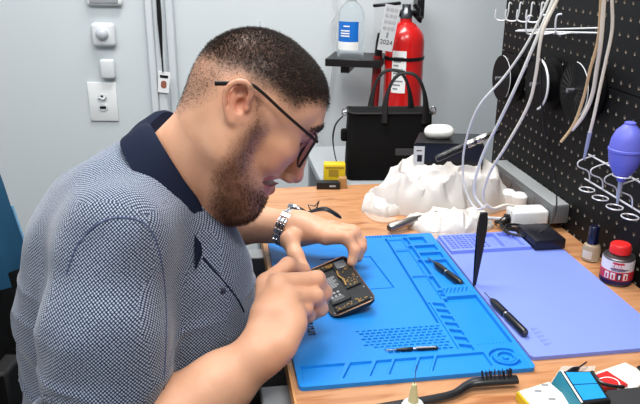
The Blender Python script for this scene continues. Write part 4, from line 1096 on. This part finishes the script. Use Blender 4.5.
# blower bulb standing in the rack
BU = .376
pt_, pb_ = onu(624, 119, BU), onu(621, 181, BU); MB2 = frame(Vector((.0, 0, 1)), U, pb_)
s_ = (pt_.z-pb_.z)
t = thing('air_blower', 'violet rubber air blower bulb held nozzle down in the ring rack', 'blower', MB2)
M_vio = mat('violet_rubber', (104, 110, 214), .45)
bm = bmesh.new(); lathe(bm, [(0, 0), (.006, 0), (.0075, .006), (.015, .014), (.0215, .026), (.0245, .042), (.0248, .0475), (.0262, .0485), (.0262, .0515), (.0248, .0525), (.0235, .066), (.018, .079), (.011, .086), (.0082, .089), (.0082, s_-.001), (.006, s_), (0, s_)], MB2, 36); obj('bulb', bm, M_vio, t)
bm = bmesh.new(); lathe(bm, [(0, -.037), (.0018, -.037), (.0030, -.020), (.0042, 0.001), (0, .001)], MB2, 16); obj('nozzle', bm, mat('clear_nozzle', (150, 156, 176), .25), t)
ring(pb_+Vector((0, 0, .009)), .0135, M_wire2, t, 'holder_ring')
bm = bmesh.new(); q = frame(Vector((-.62, -.76, -.1)), (.76, -.62, 0), pb_+Vector((-.0122, -.0175, .030)))
for k in range(4): box(bm, (-.007+.0038*k, -.002, 0), (-.0045+.0038*k, .002-.001*(k % 2), .0008), q)
obj('raised_mark', bm, M_vio, t)
# ================================================================== CABLES
M_cab = mat('white_cable', (240, 232, 214), .4); M_cab2 = mat('grey_cable', (228, 228, 222), .4); M_tan = mat('tan_cable', (214, 182, 136), .45); M_bc = mat('black_cable', (14, 14, 16), .45)
def cable(name, label, pts, r, m, group=None, tips=()):
    P_ = [Y_(x, y, yy) for x, y, yy in pts]; bm = bmesh.new(); tube(bm, spline(P_, 8), r, 8)
    t = obj(name, bm, m); rest(t, Matrix.Translation(P_[0])); return tag(t, label, 'cable', group)
cable('white_cable', 'white cable curving farthest left down to the loop beside the tweezers', [(562, -40, 1.05), (548, 0, 1.07), (528, 42, 1.10), (505, 76, 1.14), (478, 108, 1.18), (465, 145, 1.22), (463, 175, 1.24), (468, 196, 1.235), (477, 209, 1.22), (487, 205, 1.21)], .0020, M_cab2)
cable('white_cable', 'thicker white cable, middle strand falling to the loop behind the tweezers', [(568, -40, 1.04), (553, 0, 1.06), (537, 38, 1.08), (518, 82, 1.11), (500, 120, 1.15), (484, 152, 1.19), (475, 180, 1.21), (475, 196, 1.215), (484, 208, 1.205)], .0026, M_cab2)
cable('white_cable', 'cream cable, rightmost strand falling to the white charger', [(573, -40, 1.04), (557, 0, 1.055), (542, 34, 1.07), (536, 74, 1.09), (528, 106, 1.11), (506, 146, 1.15), (490, 172, 1.19), (483, 196, 1.21), (492, 208, 1.22), (505, 205, 1.235), (514, 206, 1.245)], .0026, M_cab)
cable('white_cable', 'thick white cable hanging in front of the nearest reel', [(606, -40, .96), (604, 0, .98), (601, 40, 1.0), (597, 68, 1.02), (592, 96, 1.04), (583, 116, 1.055), (572, 130, 1.07)], .0030, M_cab)
cable('tan_cable', 'tan cable ending in a bare tip below the nearest reel', [(603, -40, .965), (601, 0, .985), (598, 40, 1.005), (590, 70, 1.025), (584, 96, 1.045), (574, 124, 1.065), (561, 142, 1.08)], .0022, M_tan)
wc_ = cable('white_cable', 'white cable ending in a pale plastic tip right of the reels', [(611, -40, .95), (612, 0, .97), (612, 30, .985), (606, 60, 1.0), (600, 88, 1.015), (594, 116, 1.03), (590, 132, 1.04)], .0024, M_cab)
bm = bmesh.new(); tube(bm, [Y_(590, 132, 1.04), Y_(587, 146, 1.045), Y_(584, 159, 1.05)], [.0032, .0030, .0018], 10); obj('cable_tip', bm, mat('tip_plastic', (150, 158, 190), .3), wc_)
cable('black_cable', 'thin black cable hanging down the pegboard and looping over the adapter', [(524, -30, 1.18), (538, 10, 1.19), (541, 60, 1.2), (542, 110, 1.21), (548, 150, 1.21), (555, 180, 1.20), (556, 210, 1.18), (545, 229, 1.165), (525, 236, 1.17), (505, 232, 1.19), (500, 220, 1.22), (512, 214, 1.25)], .0014, M_bc)
# coil of black lead behind the violet mat
t = thing('coiled_lead', 'tangled black lead lying behind the violet mat beside the charger', 'cable', Z_(512, 226, .755))
for k in range(4):
    c = Z_(511+5*k, 222+2.5*k, .757+.003*k); bm = bmesh.new()
    tube(bm, [c+Vector((math.cos(a)*(.030+.003*k), math.sin(a)*(.026-.002*k), .004*math.sin(a*2+k))) for a in np.linspace(0, 2*PI, 28, endpoint=False)], .0024, 8, closed=True); obj('loop', bm, M_bc, t)
# adapter, charger, power strip
def dbox(name, label, cat, u0, u1, v0, v1, z0, z1, m, bev=.003):
    c = D((u0+u1)/2, (v0+v1)/2, z0); M = Matrix.Translation(c) @ Matrix.Rotation(YAW, 4, 'Z')
    bm = bmesh.new(); box(bm, ((u0-u1)/2, (v0-v1)/2, 0), ((u1-u0)/2, (v1-v0)/2, z1-z0), None, bev, 2)
    o = obj(name, bm, m); o.matrix_world = M; return tag(o, label, cat)
dbox('power_adapter', 'black flat power adapter at the far right corner of the violet mat', 'adapter', .3085, .366, .118, .196, .0062, .026, mat('adapter_black', (20, 20, 30), .35), .003)
ps = thing('power_strip', 'long grey power strip fixed along the foot of the pegboard', 'power strip', D(.400, .36, .014))
M_gp = mat('grey_plastic', (100, 102, 104), .45); M_gp2 = mat('light_grey_plastic', (150, 153, 154), .4)  # housing grey darkened for the shadow on the strip's front
bm = bmesh.new(); box(bm, (.3850, .215, .014), (.4195, .515, .050), MD, .003, 2); obj('housing', bm, M_gp, ps)
bm = bmesh.new(); box(bm, (.3860, .217, .0495), (.4190, .513, .0520), MD, .001, 1); obj('top_cover', bm, M_gp2, ps)
for k in range(5):
    bm = bmesh.new(); box(bm, (.3835, .235+.056*k, .022), (.3855, .270+.056*k, .043), MD, .0008, 1); obj('socket', bm, M_gp, ps)
# white charger block with its cable collar
CH = Z_(534, 218, .752)
MC = Matrix.Translation(D(.3455, .240, .0005)) @ Matrix.Rotation(math.radians(6), 4, 'Z')
t = thing('charger_block', 'white charger block lying in front of the grey power strip', 'charger', MC)
bm = bmesh.new(); box(bm, (-.034, -.020, .006), (.0375, .020, .040), MC, .006, 3); obj('block', bm, M_wp, t)
bm = bmesh.new(); box(bm, (-.042, -.012, .010), (-.031, .010, .026), MC, .003, 2); obj('plug', bm, M_dark, t)
bm = bmesh.new(); tube(bm, [MC @ Vector(p) for p in ((-.042, 0, .018), (-.075, .002, .020))], .0035, 10); obj('cable_end', bm, M_wp2, t)
bm = bmesh.new(); box(bm, (-.026, -.018, 0), (.030, .02, .0065), MC); obj('foot', bm, M_gp, t)
# round white plug heads beside the towels
for k, (px, py, yy, lab) in enumerate(((509, 190, 1.36, 'white rounded plug tucked behind the paper towel'), (520, 193, 1.345, 'second white rounded plug between the towel and the power strip'))):
    c = Y_(px, py, yy); M = Matrix.Translation((c.x, c.y, DZ))
    bm = bmesh.new(); lathe(bm, [(0, 0), (.014, 0), (.016, .004), (.016, c.z-DZ-.006), (.010, c.z-DZ), (0, c.z-DZ+.001)], M, 20); o = obj('white_plug', bm, M_wp); rest(o, M); tag(o, lab, 'plug')
# ================================================================== PAPER TOWELS, TUBE, PLASTIC
M_pap = mat('tissue_paper', (208, 203, 198), .9, bump=(60, .15, .002))
def crumple(name, label, outline, base_z, peak, seed, yoff=0, shift=(0, 0)):
    """outline: footprint (world x, y); a crumpled sheet heaped over it"""
    c = sum((Vector(p) for p in outline), Vector((0, 0)))/len(outline)
    n, m_ = 60, 56; R_ = random.Random(seed); vs = []; poly = [Vector(p) for p in outline]
    closed = spline([Vector((p.x, p.y, 0)) for p in poly], 16, True); N = len(closed)
    pts = [(c.x+shift[0], c.y+shift[1], 1.0)]
    co_ = []
    for j in range(m_+1):
        f = 1-j/m_
        for p in closed:
            x, y = c.x+(p.x-c.x)*f+shift[0]*(1-f), c.y+(p.y-c.y)*f+shift[1]*(1-f)
            co_.append((x, y, f))
    A = np.array(co_); X = np.stack([A[:, 0], A[:, 1], A[:, 0]*0], 1)
    # faceted creases: nearest-plane pattern of random folds
    g = np.random.default_rng(seed); K = 26
    ctr = g.uniform(A[:, :2].min(0), A[:, :2].max(0), (K, 2)); sl = g.normal(0, 1, (K, 2))*.75; off = g.uniform(-1, 1, K)
    d = np.linalg.norm(A[:, None, :2]-ctr[None], axis=2); 
    o2 = np.sort(d, axis=1); ridge = np.clip((o2[:, 1]-o2[:, 0])/.022, 0, 1); k = d.argmin(1)
    pl = ((A[:, :2]-ctr[k])*sl[k]).sum(1)+off[k]*.010
    dome = (1-A[:, 2]**3.6)**.55
    z = base_z+peak*dome*(.86+.14*pnoise(X, 22, seed))+(pl*ridge*.8+.006*(1-ridge)**2+.004*pnoise(X, 60, seed))*np.clip((1-A[:, 2])*5, 0, 1)
    z += np.clip(A[:, 2]-.82, 0, 1)*.06*np.abs(pnoise(X, 45, seed+1))
    rot = .5+seed; ca, sa = math.cos(rot), math.sin(rot)
    Xr = np.stack([(X[:, 0]*ca-X[:, 1]*sa)*2.2, X[:, 0]*sa+X[:, 1]*ca, X[:, 2]], 1)
    e1 = np.clip((1-A[:, 2])*6, 0, 1)
    fold1 = 1-np.abs(pnoise(Xr, 17, seed+5)); fold2 = 1-np.abs(pnoise(X, 34, seed+6))
    z += e1*(.013*(peak/.1)*(fold1**3-.3)+.010*(fold2**4-.25))
    z = np.maximum(z, base_z+.0008)
    P_ = np.stack([A[:, 0]+.012*peak/.1*(fold1**2-.5)*e1+.005*pnoise(X, 70, seed+2), A[:, 1]+.010*(fold2**3-.4)*e1+.004*pnoise(X, 70, seed+3), z], 1)
    fs = []
    for j in range(m_):
        for i in range(N): fs.append((j*N+i, j*N+(i+1) % N, (j+1)*N+(i+1) % N, (j+1)*N+i))
    under = [(x, y, base_z) for x, y, _ in P_[:N]]; b0 = len(P_)
    for i in range(N): fs.append((b0+i, b0+(i+1) % N, (i+1) % N, i))
    fs.append(tuple(range(b0+N-1, b0-1, -1)))
    me = bpy.data.meshes.new(name); me.from_pydata(P_.tolist()+under, [], fs); bm = bmesh.new(); bm.from_mesh(me); bpy.data.meshes.remove(me)
    bmesh.ops.remove_doubles(bm, verts=bm.verts[:], dist=1e-5)
    o = obj(name, bm, M_pap, smooth=18); rest(o, Matrix.Translation((c.x, c.y, base_z))); return tag(o, label, 'paper towel')
def G_(px, py, z=DZ): p = Z_(px, py, z); return (p.x, p.y)
crumple('paper_towel', 'large crumpled white paper towel heaped behind the blue mat', [G_(392, 214), G_(366, 208), G_(378, 203), G_(396, 198), G_(440, 196.5), G_(484, 197), G_(506, 202), G_(504, 210), G_(480, 215), G_(440, 218)], DZ+.0005, .094, 11, shift=(.0, .012))
crumple('paper_towel', 'lower flatter crumpled paper towel in front of the large one', [G_(405, 226), G_(420, 220), G_(450, 218), G_(482, 219), G_(494, 226), G_(480, 233), G_(455, 236), G_(425, 234)], DZ+.0005, .022, 23)
crumple('paper_towel', 'small flap of paper towel at the left end of the heap', [G_(363, 211), G_(376, 200), G_(394, 205), G_(398, 215), G_(380, 217)], DZ+.0005, .026, 31)
# brushed metal tube
a, b = Z_(389, 228, .762), Y_(446, 210, Z_(446, 214, .762).y)
t = thing('metal_tube', 'brushed silver metal tool handle lying against the towels', 'tool', a)
ax = b-a; M = frame(ax, None, a); L = ax.length
bm = bmesh.new(); lathe(bm, [(0, 0), (.0065, .0), (.0085, .003), (.0085, .055), (.0060, .075), (.0042, .10), (.0034, L), (0, L)], M, 24); obj('barrel', bm, mat('satin_steel', (170, 162, 156), .3, 1), t)
bm = bmesh.new(); lathe(bm, [(0, -.0012), (.0055, -.0012), (.0060, .0005), (0, .0005)], M, 20); obj('end_cap', bm, M_tool2, t)
M_film = mat('clear_film', (240, 228, 220), .12, alpha=.30)
def film(name, label, pts, seed):
    bm = bmesh.new(); P_ = [Z_(x, y, DZ+.0012) for x, y in pts]; c = sum(P_, Vector())/len(P_); n = 10; rows = []
    cl = spline(P_, 4, True)
    for j in range(n+1):
        f = j/n; rows.append([bm.verts.new(c.lerp(p, f)+Vector((0, 0, .003+.0028*noise.noise(p*40*f+Vector((seed, 0, 0)))))) for p in cl] if j else [bm.verts.new(c+Vector((0, 0, .004)))])
    N = len(cl)
    for i in range(N): bm.faces.new((rows[0][0], rows[1][i], rows[1][(i+1) % N]))
    for r0, r1 in zip(rows[1:], rows[2:]):
        for i in range(N): bm.faces.new((r0[i], r1[i], r1[(i+1) % N], r0[(i+1) % N]))
    o = obj(name, bm, M_film); rest(o, Matrix.Translation((c.x, c.y, DZ))); tag(o, label, 'plastic bag')
film('plastic_bag', 'clear plastic bag lying between the steel tool and the violet mat', [(418, 236), (440, 236), (470, 233), (492, 226), (478, 233), (450, 240), (432, 242)], 2)
film('plastic_bag', 'clear plastic scrap in front of the towel\'s left end', [(364, 213), (380, 218), (398, 219), (386, 224), (372, 221)], 5)
# ================================================================== BLACK BOX, EARBUD CASE, PEN LIGHT
t = None
BX = [Vector((.1895, 1.372, 0)), Vector((.330, 1.365, 0)), Vector((.340, 1.45, 0)), Vector((.212, 1.462, 0))]
t = thing('black_box', 'black box with a white end label behind the paper towels', 'box', Vector((.26, 1.41, DZ)))
bm = bmesh.new(); prism(bm, [(p.x, p.y) for p in BX], DZ+.0005, DZ+.1335, None, .002); obj('box_body', bm, mat('box_black', (22, 22, 24), .3), t)
ea, eb = BX[0], BX[0].lerp(BX[1], .155)
nrm = (eb-ea).cross(Vector((0, 0, 1))).normalized()
Me = frame(nrm, (eb-ea), (ea+eb)/2+Vector((0, 0, DZ+.105))+nrm*.0008); w = (eb-ea).length/2
bm = bmesh.new(); box(bm, (-w, -.024, 0), (w, .022, .0006), Me); lb = obj('label', bm, mat('label_grey', (196, 198, 200), .5), t)
bm = bmesh.new(); box(bm, (-w*.3, -.010, .0006), (w*.6, .004, .0010), Me); box(bm, (-w*.5, .012, .0006), (w*.5, .014, .0010), Me); obj('label_print', bm, M_dark, lb)
ac = Y_(439, 134, 1.415); MA = Matrix.Translation((ac.x, 1.415, DZ+.134))
gg = [ell((ac.x, 1.415, DZ+.134+.0115), (.0295, .021, .0125), None, .0)]
gg = [cap((ac.x-.015, 1.415, DZ+.1465), (ac.x+.015, 1.415, DZ+.1465), .0125, None, .01), ell((ac.x, 1.415, DZ+.1465), (.029, .020, .0125), None, .012)]
fp, fq = sdf_mesh([(0, gg)], (ac.x-.04, 1.38, DZ+.125), (ac.x+.04, 1.45, DZ+.17), .0015)
o = link_mesh('earbud_case', np_mesh('earbud_case', fp, fq), mat('gloss_white', (236, 236, 230), .18, coat=.4)); rest(o, MA); tag(o, 'glossy white rounded earbud case on top of the black box', 'case')
a, b = Y_(436, 159, 1.315), Y_(500, 130, 1.335)
M = frame(b-a, None, a); L = (b-a).length
t = thing('pen_light', 'black barrelled pen torch with a silver collar leaning on the towels', 'torch', M)
bm = bmesh.new(); lathe(bm, [(0, 0), (.0055, 0), (.0072, .004), (.0072, L*.20), (.0062, L*.22), (.0072, L*.24), (.0072, L*.40), (.0064, L*.42), (.0064, L*.48), (0, L*.48)], M, 24); obj('barrel', bm, M_tool, t)
bm = bmesh.new(); lathe(bm, [(0, L*.48), (.0070, L*.48), (.0078, L*.50), (.0078, L*.60), (.0066, L*.62), (.0078, L*.64), (.0078, L*.80), (.0060, L*.83), (0, L*.83)], M, 24); obj('collar', bm, mat('chrome_collar', (186, 184, 180), .2, 1), t)
bm = bmesh.new(); lathe(bm, [(0, L*.83), (.0052, L*.83), (.0045, L*.95), (.002, L*1.0), (0, L*1.0)], M, 20); obj('tip', bm, M_tool, t)
# ================================================================== THE BLACK BAG, YELLOW CASE
BM_ = frame(Vector((0, 0, 1)), Vector((1, .05, 0)), Y_(388, 182, 1.60)); BM_.translation = Vector((Y_(388, 182, 1.56).x, 1.605, DZ-.0098))
M_bag = mat('bag_canvas', (9, 9, 10), .85, spec=.2, bump=(500, .4, .0006)); M_bag2 = mat('bag_webbing', (13, 13, 14), .7)
bag = thing('tote_bag', 'black canvas tool bag with two tall handles in front of the extinguisher', 'bag', BM_)
def bagmesh():
    bm = bmesh.new(); n = 14; rows = []
    hw, hd, hh = .098, .042, .158
    for j in range(n+1):
        f = j/n; z = hh*f; w = hw*(1-.02*f+.012*math.sin(PI*f)); d = hd*(1-.25*f)+.006*math.sin(PI*f)
        sec = rrect(-w, -d, w, d, .014, 4); rows.append([bm.verts.new((x+.002*noise.noise(Vector((x*20, y*20, z*18))), y+.005*noise.noise(Vector((x*16+5, y, z*14))), z+.004*f*math.sin(x*38))) for x, y in sec])
    for r0, r1 in zip(rows, rows[1:]):
        N = len(r0)
        for i in range(N): bm.faces.new((r0[i], r0[(i+1) % N], r1[(i+1) % N], r1[i]))
    bm.faces.new(rows[0]); bm.faces.new(rows[-1]); bmesh.ops.transform(bm, matrix=BM_, verts=bm.verts[:]); return bm
obj('bag_body', bagmesh(), M_bag, bag)
bm = bmesh.new(); sec = rrect(-.0965, -.034, .0965, .034, .014, 4); tube(bm, [BM_ @ Vector((x, y, .158+.004*math.sin(x*38))) for x, y in sec], .0028, 6, closed=True); obj('top_edge', bm, M_bag2, bag)
BI = BM_.inverted()
for (pa, pt0, pc, yy) in (((370, 113), (390, 70), (411, 112), 1.64), ((384, 115), (403, 73), (426, 114), 1.57)):
    A_ = Y_(*pa, yy); T_ = Y_(*pt0, yy); C_ = Y_(*pc, yy); zz = T_.z
    hx = (C_.x-A_.x)/2; cx_ = (A_.x+C_.x)/2; z0h = A_.z-.018
    sp = [Vector((cx_-hx*math.copysign(abs(math.cos(a))**.8, math.cos(a)), yy+.004*math.sin(a*2), z0h+(zz-z0h)*math.sin(a)**.9)) for a in np.linspace(0, PI, 44)]; n = len(sp); rr = [(.0042+.0068*max(0, abs(i/(n-1)-.5)*2-.55)/.45) for i in range(n)]
    bm = bmesh.new(); tube(bm, sp, rr, 10, flat=(1, 1) if False else (.55, 1)); obj('handle', bm, M_bag2, bag)
bm = bmesh.new(); box(bm, (-.112, -.008, .085), (-.094, .010, .115), BM_, .006, 3); obj('side_tab', bm, M_bag, bag)
for s in (-1, 1):
    bm = bmesh.new(); c = BM_ @ Vector((s*.104, -.0, .156)); tube(bm, [c+Vector((s*.006*math.cos(a), .002, .009*math.sin(a)+s*.001)) for a in np.linspace(0, 2*PI, 16, endpoint=False)], .0016, 6, closed=True)
    tube(bm, [c+Vector((s*.004, 0, -.002)), c+Vector((-s*.008, 0, .002))], .0032, 8); obj('metal_clip', bm, M_sil, bag)
bm = bmesh.new(); tube(bm, spline([Y_(x, y, 1.60) for x, y in ((343, 116), (336, 124), (333, 136), (334, 150), (338, 166), (345, 180), (349, 185))], 6), [.0030, .0042, .0042, .0026, .0026, .0026, .0026], 8, flat=(1, .5)); obj('side_strap', bm, M_bag2, bag)
bm = bmesh.new(); box(bm, (.012, -.0455, .062), (.055, -.043, .078), BM_, .0005, 1); obj('brand_patch', bm, mat('patch_grey', (60, 62, 66), .6), bag)
YC = Y_(334, 170, 1.53); Myc = Matrix.Translation((YC.x, 1.535, DZ-.0095))
t = thing('yellow_case', 'yellow plastic case standing behind the small black box near the man\'s nose', 'case', Myc)
bm = bmesh.new(); box(bm, (-.024, -.012, 0), (.026, .016, .050), Myc, .003, 2); obj('case_body', bm, M_yel, t)
bm = bmesh.new(); box(bm, (-.020, -.0135, .041), (.022, -.0115, .045), Myc); box(bm, (-.012, -.0135, .022), (.010, -.0118, .038), Myc); obj('case_recess', bm, mat('dark_yellow', (160, 132, 40), .5), t)
q = [Z_(x, y, DZ+.014) for x, y in ((316, 184), (341, 183.5), (346, 179), (320, 179))]
t = thing('small_black_box', 'small flat black box on the desk edge in front of the yellow case', 'box', q[0])
bm = bmesh.new(); p0 = Z_(331, 186, DZ+.0); Mk = Matrix.Translation((p0.x-.002, D(0, .520).y, DZ+.0003)); box(bm, (-.030, -.010, 0), (.022, .012, .016), Mk, .002, 2); obj('box_body', bm, M_dark, t)
bm = bmesh.new(); box(bm, (-.002, -.0108, .006), (.012, -.0098, .010), Mk); obj('box_label', bm, M_gp2, t)
p1 = Z_(341, 186, DZ); Mk = Matrix.Translation((p1.x+.003, D(0, .524).y, DZ+.0003))
bm = bmesh.new(); box(bm, (-.009, -.006, 0), (.009, .008, .024), Mk, .001, 1); o = obj('brown_block', bm, mat('card_brown', (164, 122, 74), .7)); rest(o, Mk); tag(o, 'small tan block between the small black box and the bag', 'block')
# black clips behind the watch
cp = Z_(322, 211, DZ+.006)
t = thing('binder_clip', 'black folded-wire stand lying behind the man\'s watch hand', 'stand', cp)
bm = bmesh.new(); tube(bm, [Y_(x, y, 1.17) for x, y in ((311, 211), (308, 205), (315, 206), (319, 201), (316, 210))], .0014, 6); obj('wire_loop', bm, M_tool, t)
bm = bmesh.new(); tube(bm, spline([Y_(x, y, 1.165) for x, y in ((304, 214), (316, 210), (326, 209), (337, 215), (341, 218))], 4), [.003, .005, .006, .006, .003], 8, flat=(1, .6)); obj('clip_body', bm, M_tool, t)
# ================================================================== BOTTLE AND TIN AT THE PEGBOARD
gb = Z_(592, 262, DZ); MG = Matrix.Translation((gb.x, gb.y+.010, DZ+.0003))
t = thing('flux_bottle', 'small clear glass bottle with a navy cap beside the red-capped tin', 'bottle', MG)
bm = bmesh.new(); lathe(bm, [(0, 0), (.0125, 0), (.0150, .002), (.0152, .022), (.0130, .028), (.0075, .031), (.0070, .035), (0, .035)], MG, 32); obj('glass', bm, mat('tan_glass', (212, 196, 172), .08, trans=.5, ior=1.3), t)
bm = bmesh.new(); lathe(bm, [(.0085, .030), (.0094, .031), (.0084, .060), (.0070, .062), (0, .062)], MG, 24); obj('cap', bm, mat('navy_cap', (18, 24, 52), .25, coat=.5), t)
wrap_label('label', .0154, .006, .020, 190, 255, MG, mat('label_cream', (210, 206, 200), .5), t)
cb = Z_(620.5, 287, DZ); MK = Matrix.Translation((cb.x, cb.y+.022, DZ+.0003)) 
t = thing('solvent_tin', 'round tin with a red cap and a red, white and navy label', 'tin', MK)
M_tin = mat('tin_metal', (128, 126, 128), .3, .9); M_wl = mat('label_white', (226, 222, 226), .4); M_rl = mat('label_red', (190, 44, 58), .4); M_nl = mat('label_navy', (34, 30, 78), .4)
RC = .0245
bm = bmesh.new(); lathe(bm, [(0, 0), (RC-.001, 0), (RC, .001), (RC-.0008, .003), (RC-.0008, .043), (RC, .045), (RC-.001, .0465), (RC-.004, .0462), (.014, .049), (.0125, .050), (0, .050)], MK, 48); obj('tin_body', bm, M_tin, t)
bm = bmesh.new(); lathe(bm, [(.0125, .0495), (.0135, .050), (.0135, .054), (0, .054)], MK, 32); obj('neck', bm, M_wl, t)
bm = bmesh.new(); lathe(bm, [(.0158, .0505), (.0166, .0515), (.0160, .0630), (.0140, .0655), (0, .0655)], MK, 32); obj('cap', bm, mat('cap_red', (214, 40, 40), .35), t)
lb = wrap_label('label', RC-.0003, .004, .0425, 150, 330, MK, M_wl, t, n=36)
wrap_label('label_band', RC+.0003, .004, .0105, 150, 330, MK, M_nl, lb, n=36)
wrap_label('label_band', RC+.0003, .0105, .0255, 150, 330, MK, M_rl, lb, n=36)
wrap_label('logo_panel', RC+.0003, .0315, .0415, 228, 268, MK, M_rl, lb)
def bent_text(s, size, zc, ac, m, par, R=RC+.0009, bold=0):
    bm = text_bm(s, size, None, None, bold); c = math.radians(ac)
    for v in bm.verts:
        a = c+v.co.x/R; r = R+v.co.z; z = zc+v.co.y; v.co = MK @ Vector((r*math.cos(a), r*math.sin(a), z))
    return obj('label_print', bm, m, par, smooth=0)
bent_text('tesa', .0115, .0362, 248, M_wl, lb, bold=.0003)
wrap_label('label_print', RC+.0003, .0295, .0305, 222, 286, MK, M_nl, lb)
wrap_label('label_print', RC+.0003, .0275, .0283, 226, 276, MK, M_nl, lb)
for k, a in enumerate((212, 234, 256, 278)):
    wrap_label('pictogram', RC+.0009, .0125, .0235, a-8, a+8, MK, M_wl if k != 2 else M_nl, lb)
    wrap_label('pictogram_mark', RC+.0014, .0140, .0210, a-3, a+3, MK, M_rl if k != 2 else M_wl, lb)
# ================================================================== OFFICE CHAIR BEHIND THE MAN
M_teal = mat('teal_fabric', (34, 84, 116), .6, bump=(300, .2, .0005)); M_cb = mat('chair_black', (14, 14, 16), .6)
CM = Matrix.Translation((-.46, .99, 0))
ch = thing('office_chair', 'office chair behind the man with a teal topped black backrest', 'chair', CM)
def backshape(pts, y0, y1, x, th, m, name, bulge=.02):
    """pts: (px, py) outline in the upright plane Y = x"""
    pass
bm = bmesh.new()
prof = [Y_(*p, 1.10) for p in ((-26, 120), (-10, 150), (1, 176), (11, 206), (20, 232), (27, 252), (31, 266))]
def sheet(prof, off, y0, y1, n=10):
    bm = bmesh.new(); rows = []
    for p in prof:
        r = []
        for side in (0, 1):
            for i in (range(n+1) if not side else range(n, -1, -1)):
                f = i/n; y = y0+(y1-y0)*f; b = .03*(1-(2*f-1)**2)
                r.append(bm.verts.new((p.x-b-(off if side else 0), y, p.z-(off*.3 if side else 0))))
        rows.append(r)
    for r0, r1 in zip(rows, rows[1:]):
        N = len(r0)
        for i in range(N): bm.faces.new((r0[i], r0[(i+1) % N], r1[(i+1) % N], r1[i]))
    bm.faces.new(rows[0]); bm.faces.new(rows[-1][::-1]); return bm
obj('back_cover', sheet(spline(prof, 4), .03, 1.02, 1.10), M_teal, ch)
bm = bmesh.new(); tube(bm, spline([p+Vector((.002, 0, .001)) for p in prof[3:]], 4), .0022, 6); obj('edge_highlight', bm, mat('pale_blue_highlight', (120, 170, 205), .5), ch)  # pale strip painting in the highlight along the cover's edge
low = [Y_(*p, 1.14) for p in ((-40, 190), (-6, 214), (10, 236), (24, 262), (30, 300), (32, 350), (30, 410), (36, 500), (40, 620))]
obj('backrest', sheet(spline(low, 3), .06, .84, 1.14), M_cb, ch)
bm = bmesh.new(); box(bm, (-.50, .72, .36), (-.02, 1.16, .415), None, .02, 3); obj('seat', bm, M_cb, ch)
bm = bmesh.new(); lathe(bm, [(0, .07), (.03, .07), (.03, .25), (.022, .26), (.022, .36), (0, .36)], Matrix.Translation((-.26, .94, 0)), 20); obj('gas_column', bm, M_cb, ch)
for k in range(5):
    a = 2*PI*k/5+.3; e = Vector((-.26+.28*math.cos(a), .94+.28*math.sin(a), .065)); bm = bmesh.new(); tube(bm, [Vector((-.26, .94, .09)), e], [.022, .016], 8); lg = obj('foot', bm, M_cb, ch)
    bm = bmesh.new(); lathe(bm, [(0, -.012), (.026, -.012), (.028, 0), (.026, .012), (0, .012)], frame((-math.sin(a), math.cos(a), 0), o=(e.x, e.y, .0285)), 16); obj('caster', bm, M_cb, lg)
bm = bmesh.new(); box(bm, (-.52, .94, .42), (-.49, 1.0, .62), None, .005, 1); obj('back_post', bm, M_cb, ch)
# black under-desk drawer unit seen between the man and the desk
dr = thing('drawer_unit', 'black drawer unit under the far end of the desk', 'drawer unit', D(.02, .35, -.75))
bm = bmesh.new(); box(bm, (-.150, .255, -.745), (.16, .450, -.045), MD, .004, 1); obj('carcass', bm, M_cb, dr)
for k in range(3):
    bm = bmesh.new(); box(bm, (-.146, .247, -.73+.225*k), (.156, .255, -.515+.225*k), MD, .002, 1); f = obj('drawer', bm, M_dark, dr)
    bm = bmesh.new(); box(bm, (-.04, .237, -.60+.225*k), (.05, .247, -.59+.225*k), MD, .001, 1); obj('handle', bm, M_gsteel, f)
# ================================================================== CAMERA, LIGHT
R_, F_, U_ = cam2world((1, 0, 0)), cam2world((0, 1, 0)), cam2world((0, 0, 1))
cam = bpy.data.cameras.new('camera'); co_ = bpy.data.objects.new('camera', cam); COL.objects.link(co_)
Mc = Matrix.Identity(4)
for i in range(3): Mc[i][0], Mc[i][1], Mc[i][2], Mc[i][3] = R_[i], U_[i], -F_[i], ORG[i]
co_.matrix_world = Mc; cam.sensor_width = 36; cam.lens = FPX/640*36; cam.clip_start = .02
bpy.context.scene.camera = co_
cam.dof.use_dof = False
def area(name, loc, to, size, power, col=(1, 1, 1)):
    L = bpy.data.lights.new(name, 'AREA'); L.shape = 'RECTANGLE'; L.size, L.size_y = size; L.energy = power; L.color = col
    o = bpy.data.objects.new(name, L); COL.objects.link(o); o.location = loc
    o.rotation_euler = (Vector(to)-Vector(loc)).to_track_quat('-Z', 'Y').to_euler(); return o
area('ceiling_or_fill_lamp', (-.15, 1.45, 2.45), (.15, .95, .75), (.9, .5), 37, (1, .99, .97))
area('ceiling_or_fill_lamp', (.5, .1, 2.45), (.1, 1.1, .75), (.8, .5), 29, (1, .98, .95))
area('ceiling_or_fill_lamp', (-1.1, .3, 2.4), (-.4, 1.6, .9), (1.2, .6), 18, (.94, .97, 1))
area('ceiling_or_fill_lamp', (-.55, -.35, 2.35), (-.1, .9, .9), (.7, .5), 11, (1, .96, .92))  # added fill from the camera's left, brightens face and neck
W = bpy.data.worlds.new('room_light'); bpy.context.scene.world = W; W.use_nodes = True
W.node_tree.nodes['Background'].inputs[0].default_value = (.80, .88, 1, 1); W.node_tree.nodes['Background'].inputs[1].default_value = .20
vs = bpy.context.scene.view_settings; vs.view_transform = 'Standard'; vs.look = 'None'; vs.gamma = 1; vs.exposure = -.1; vs.use_curve_mapping = False
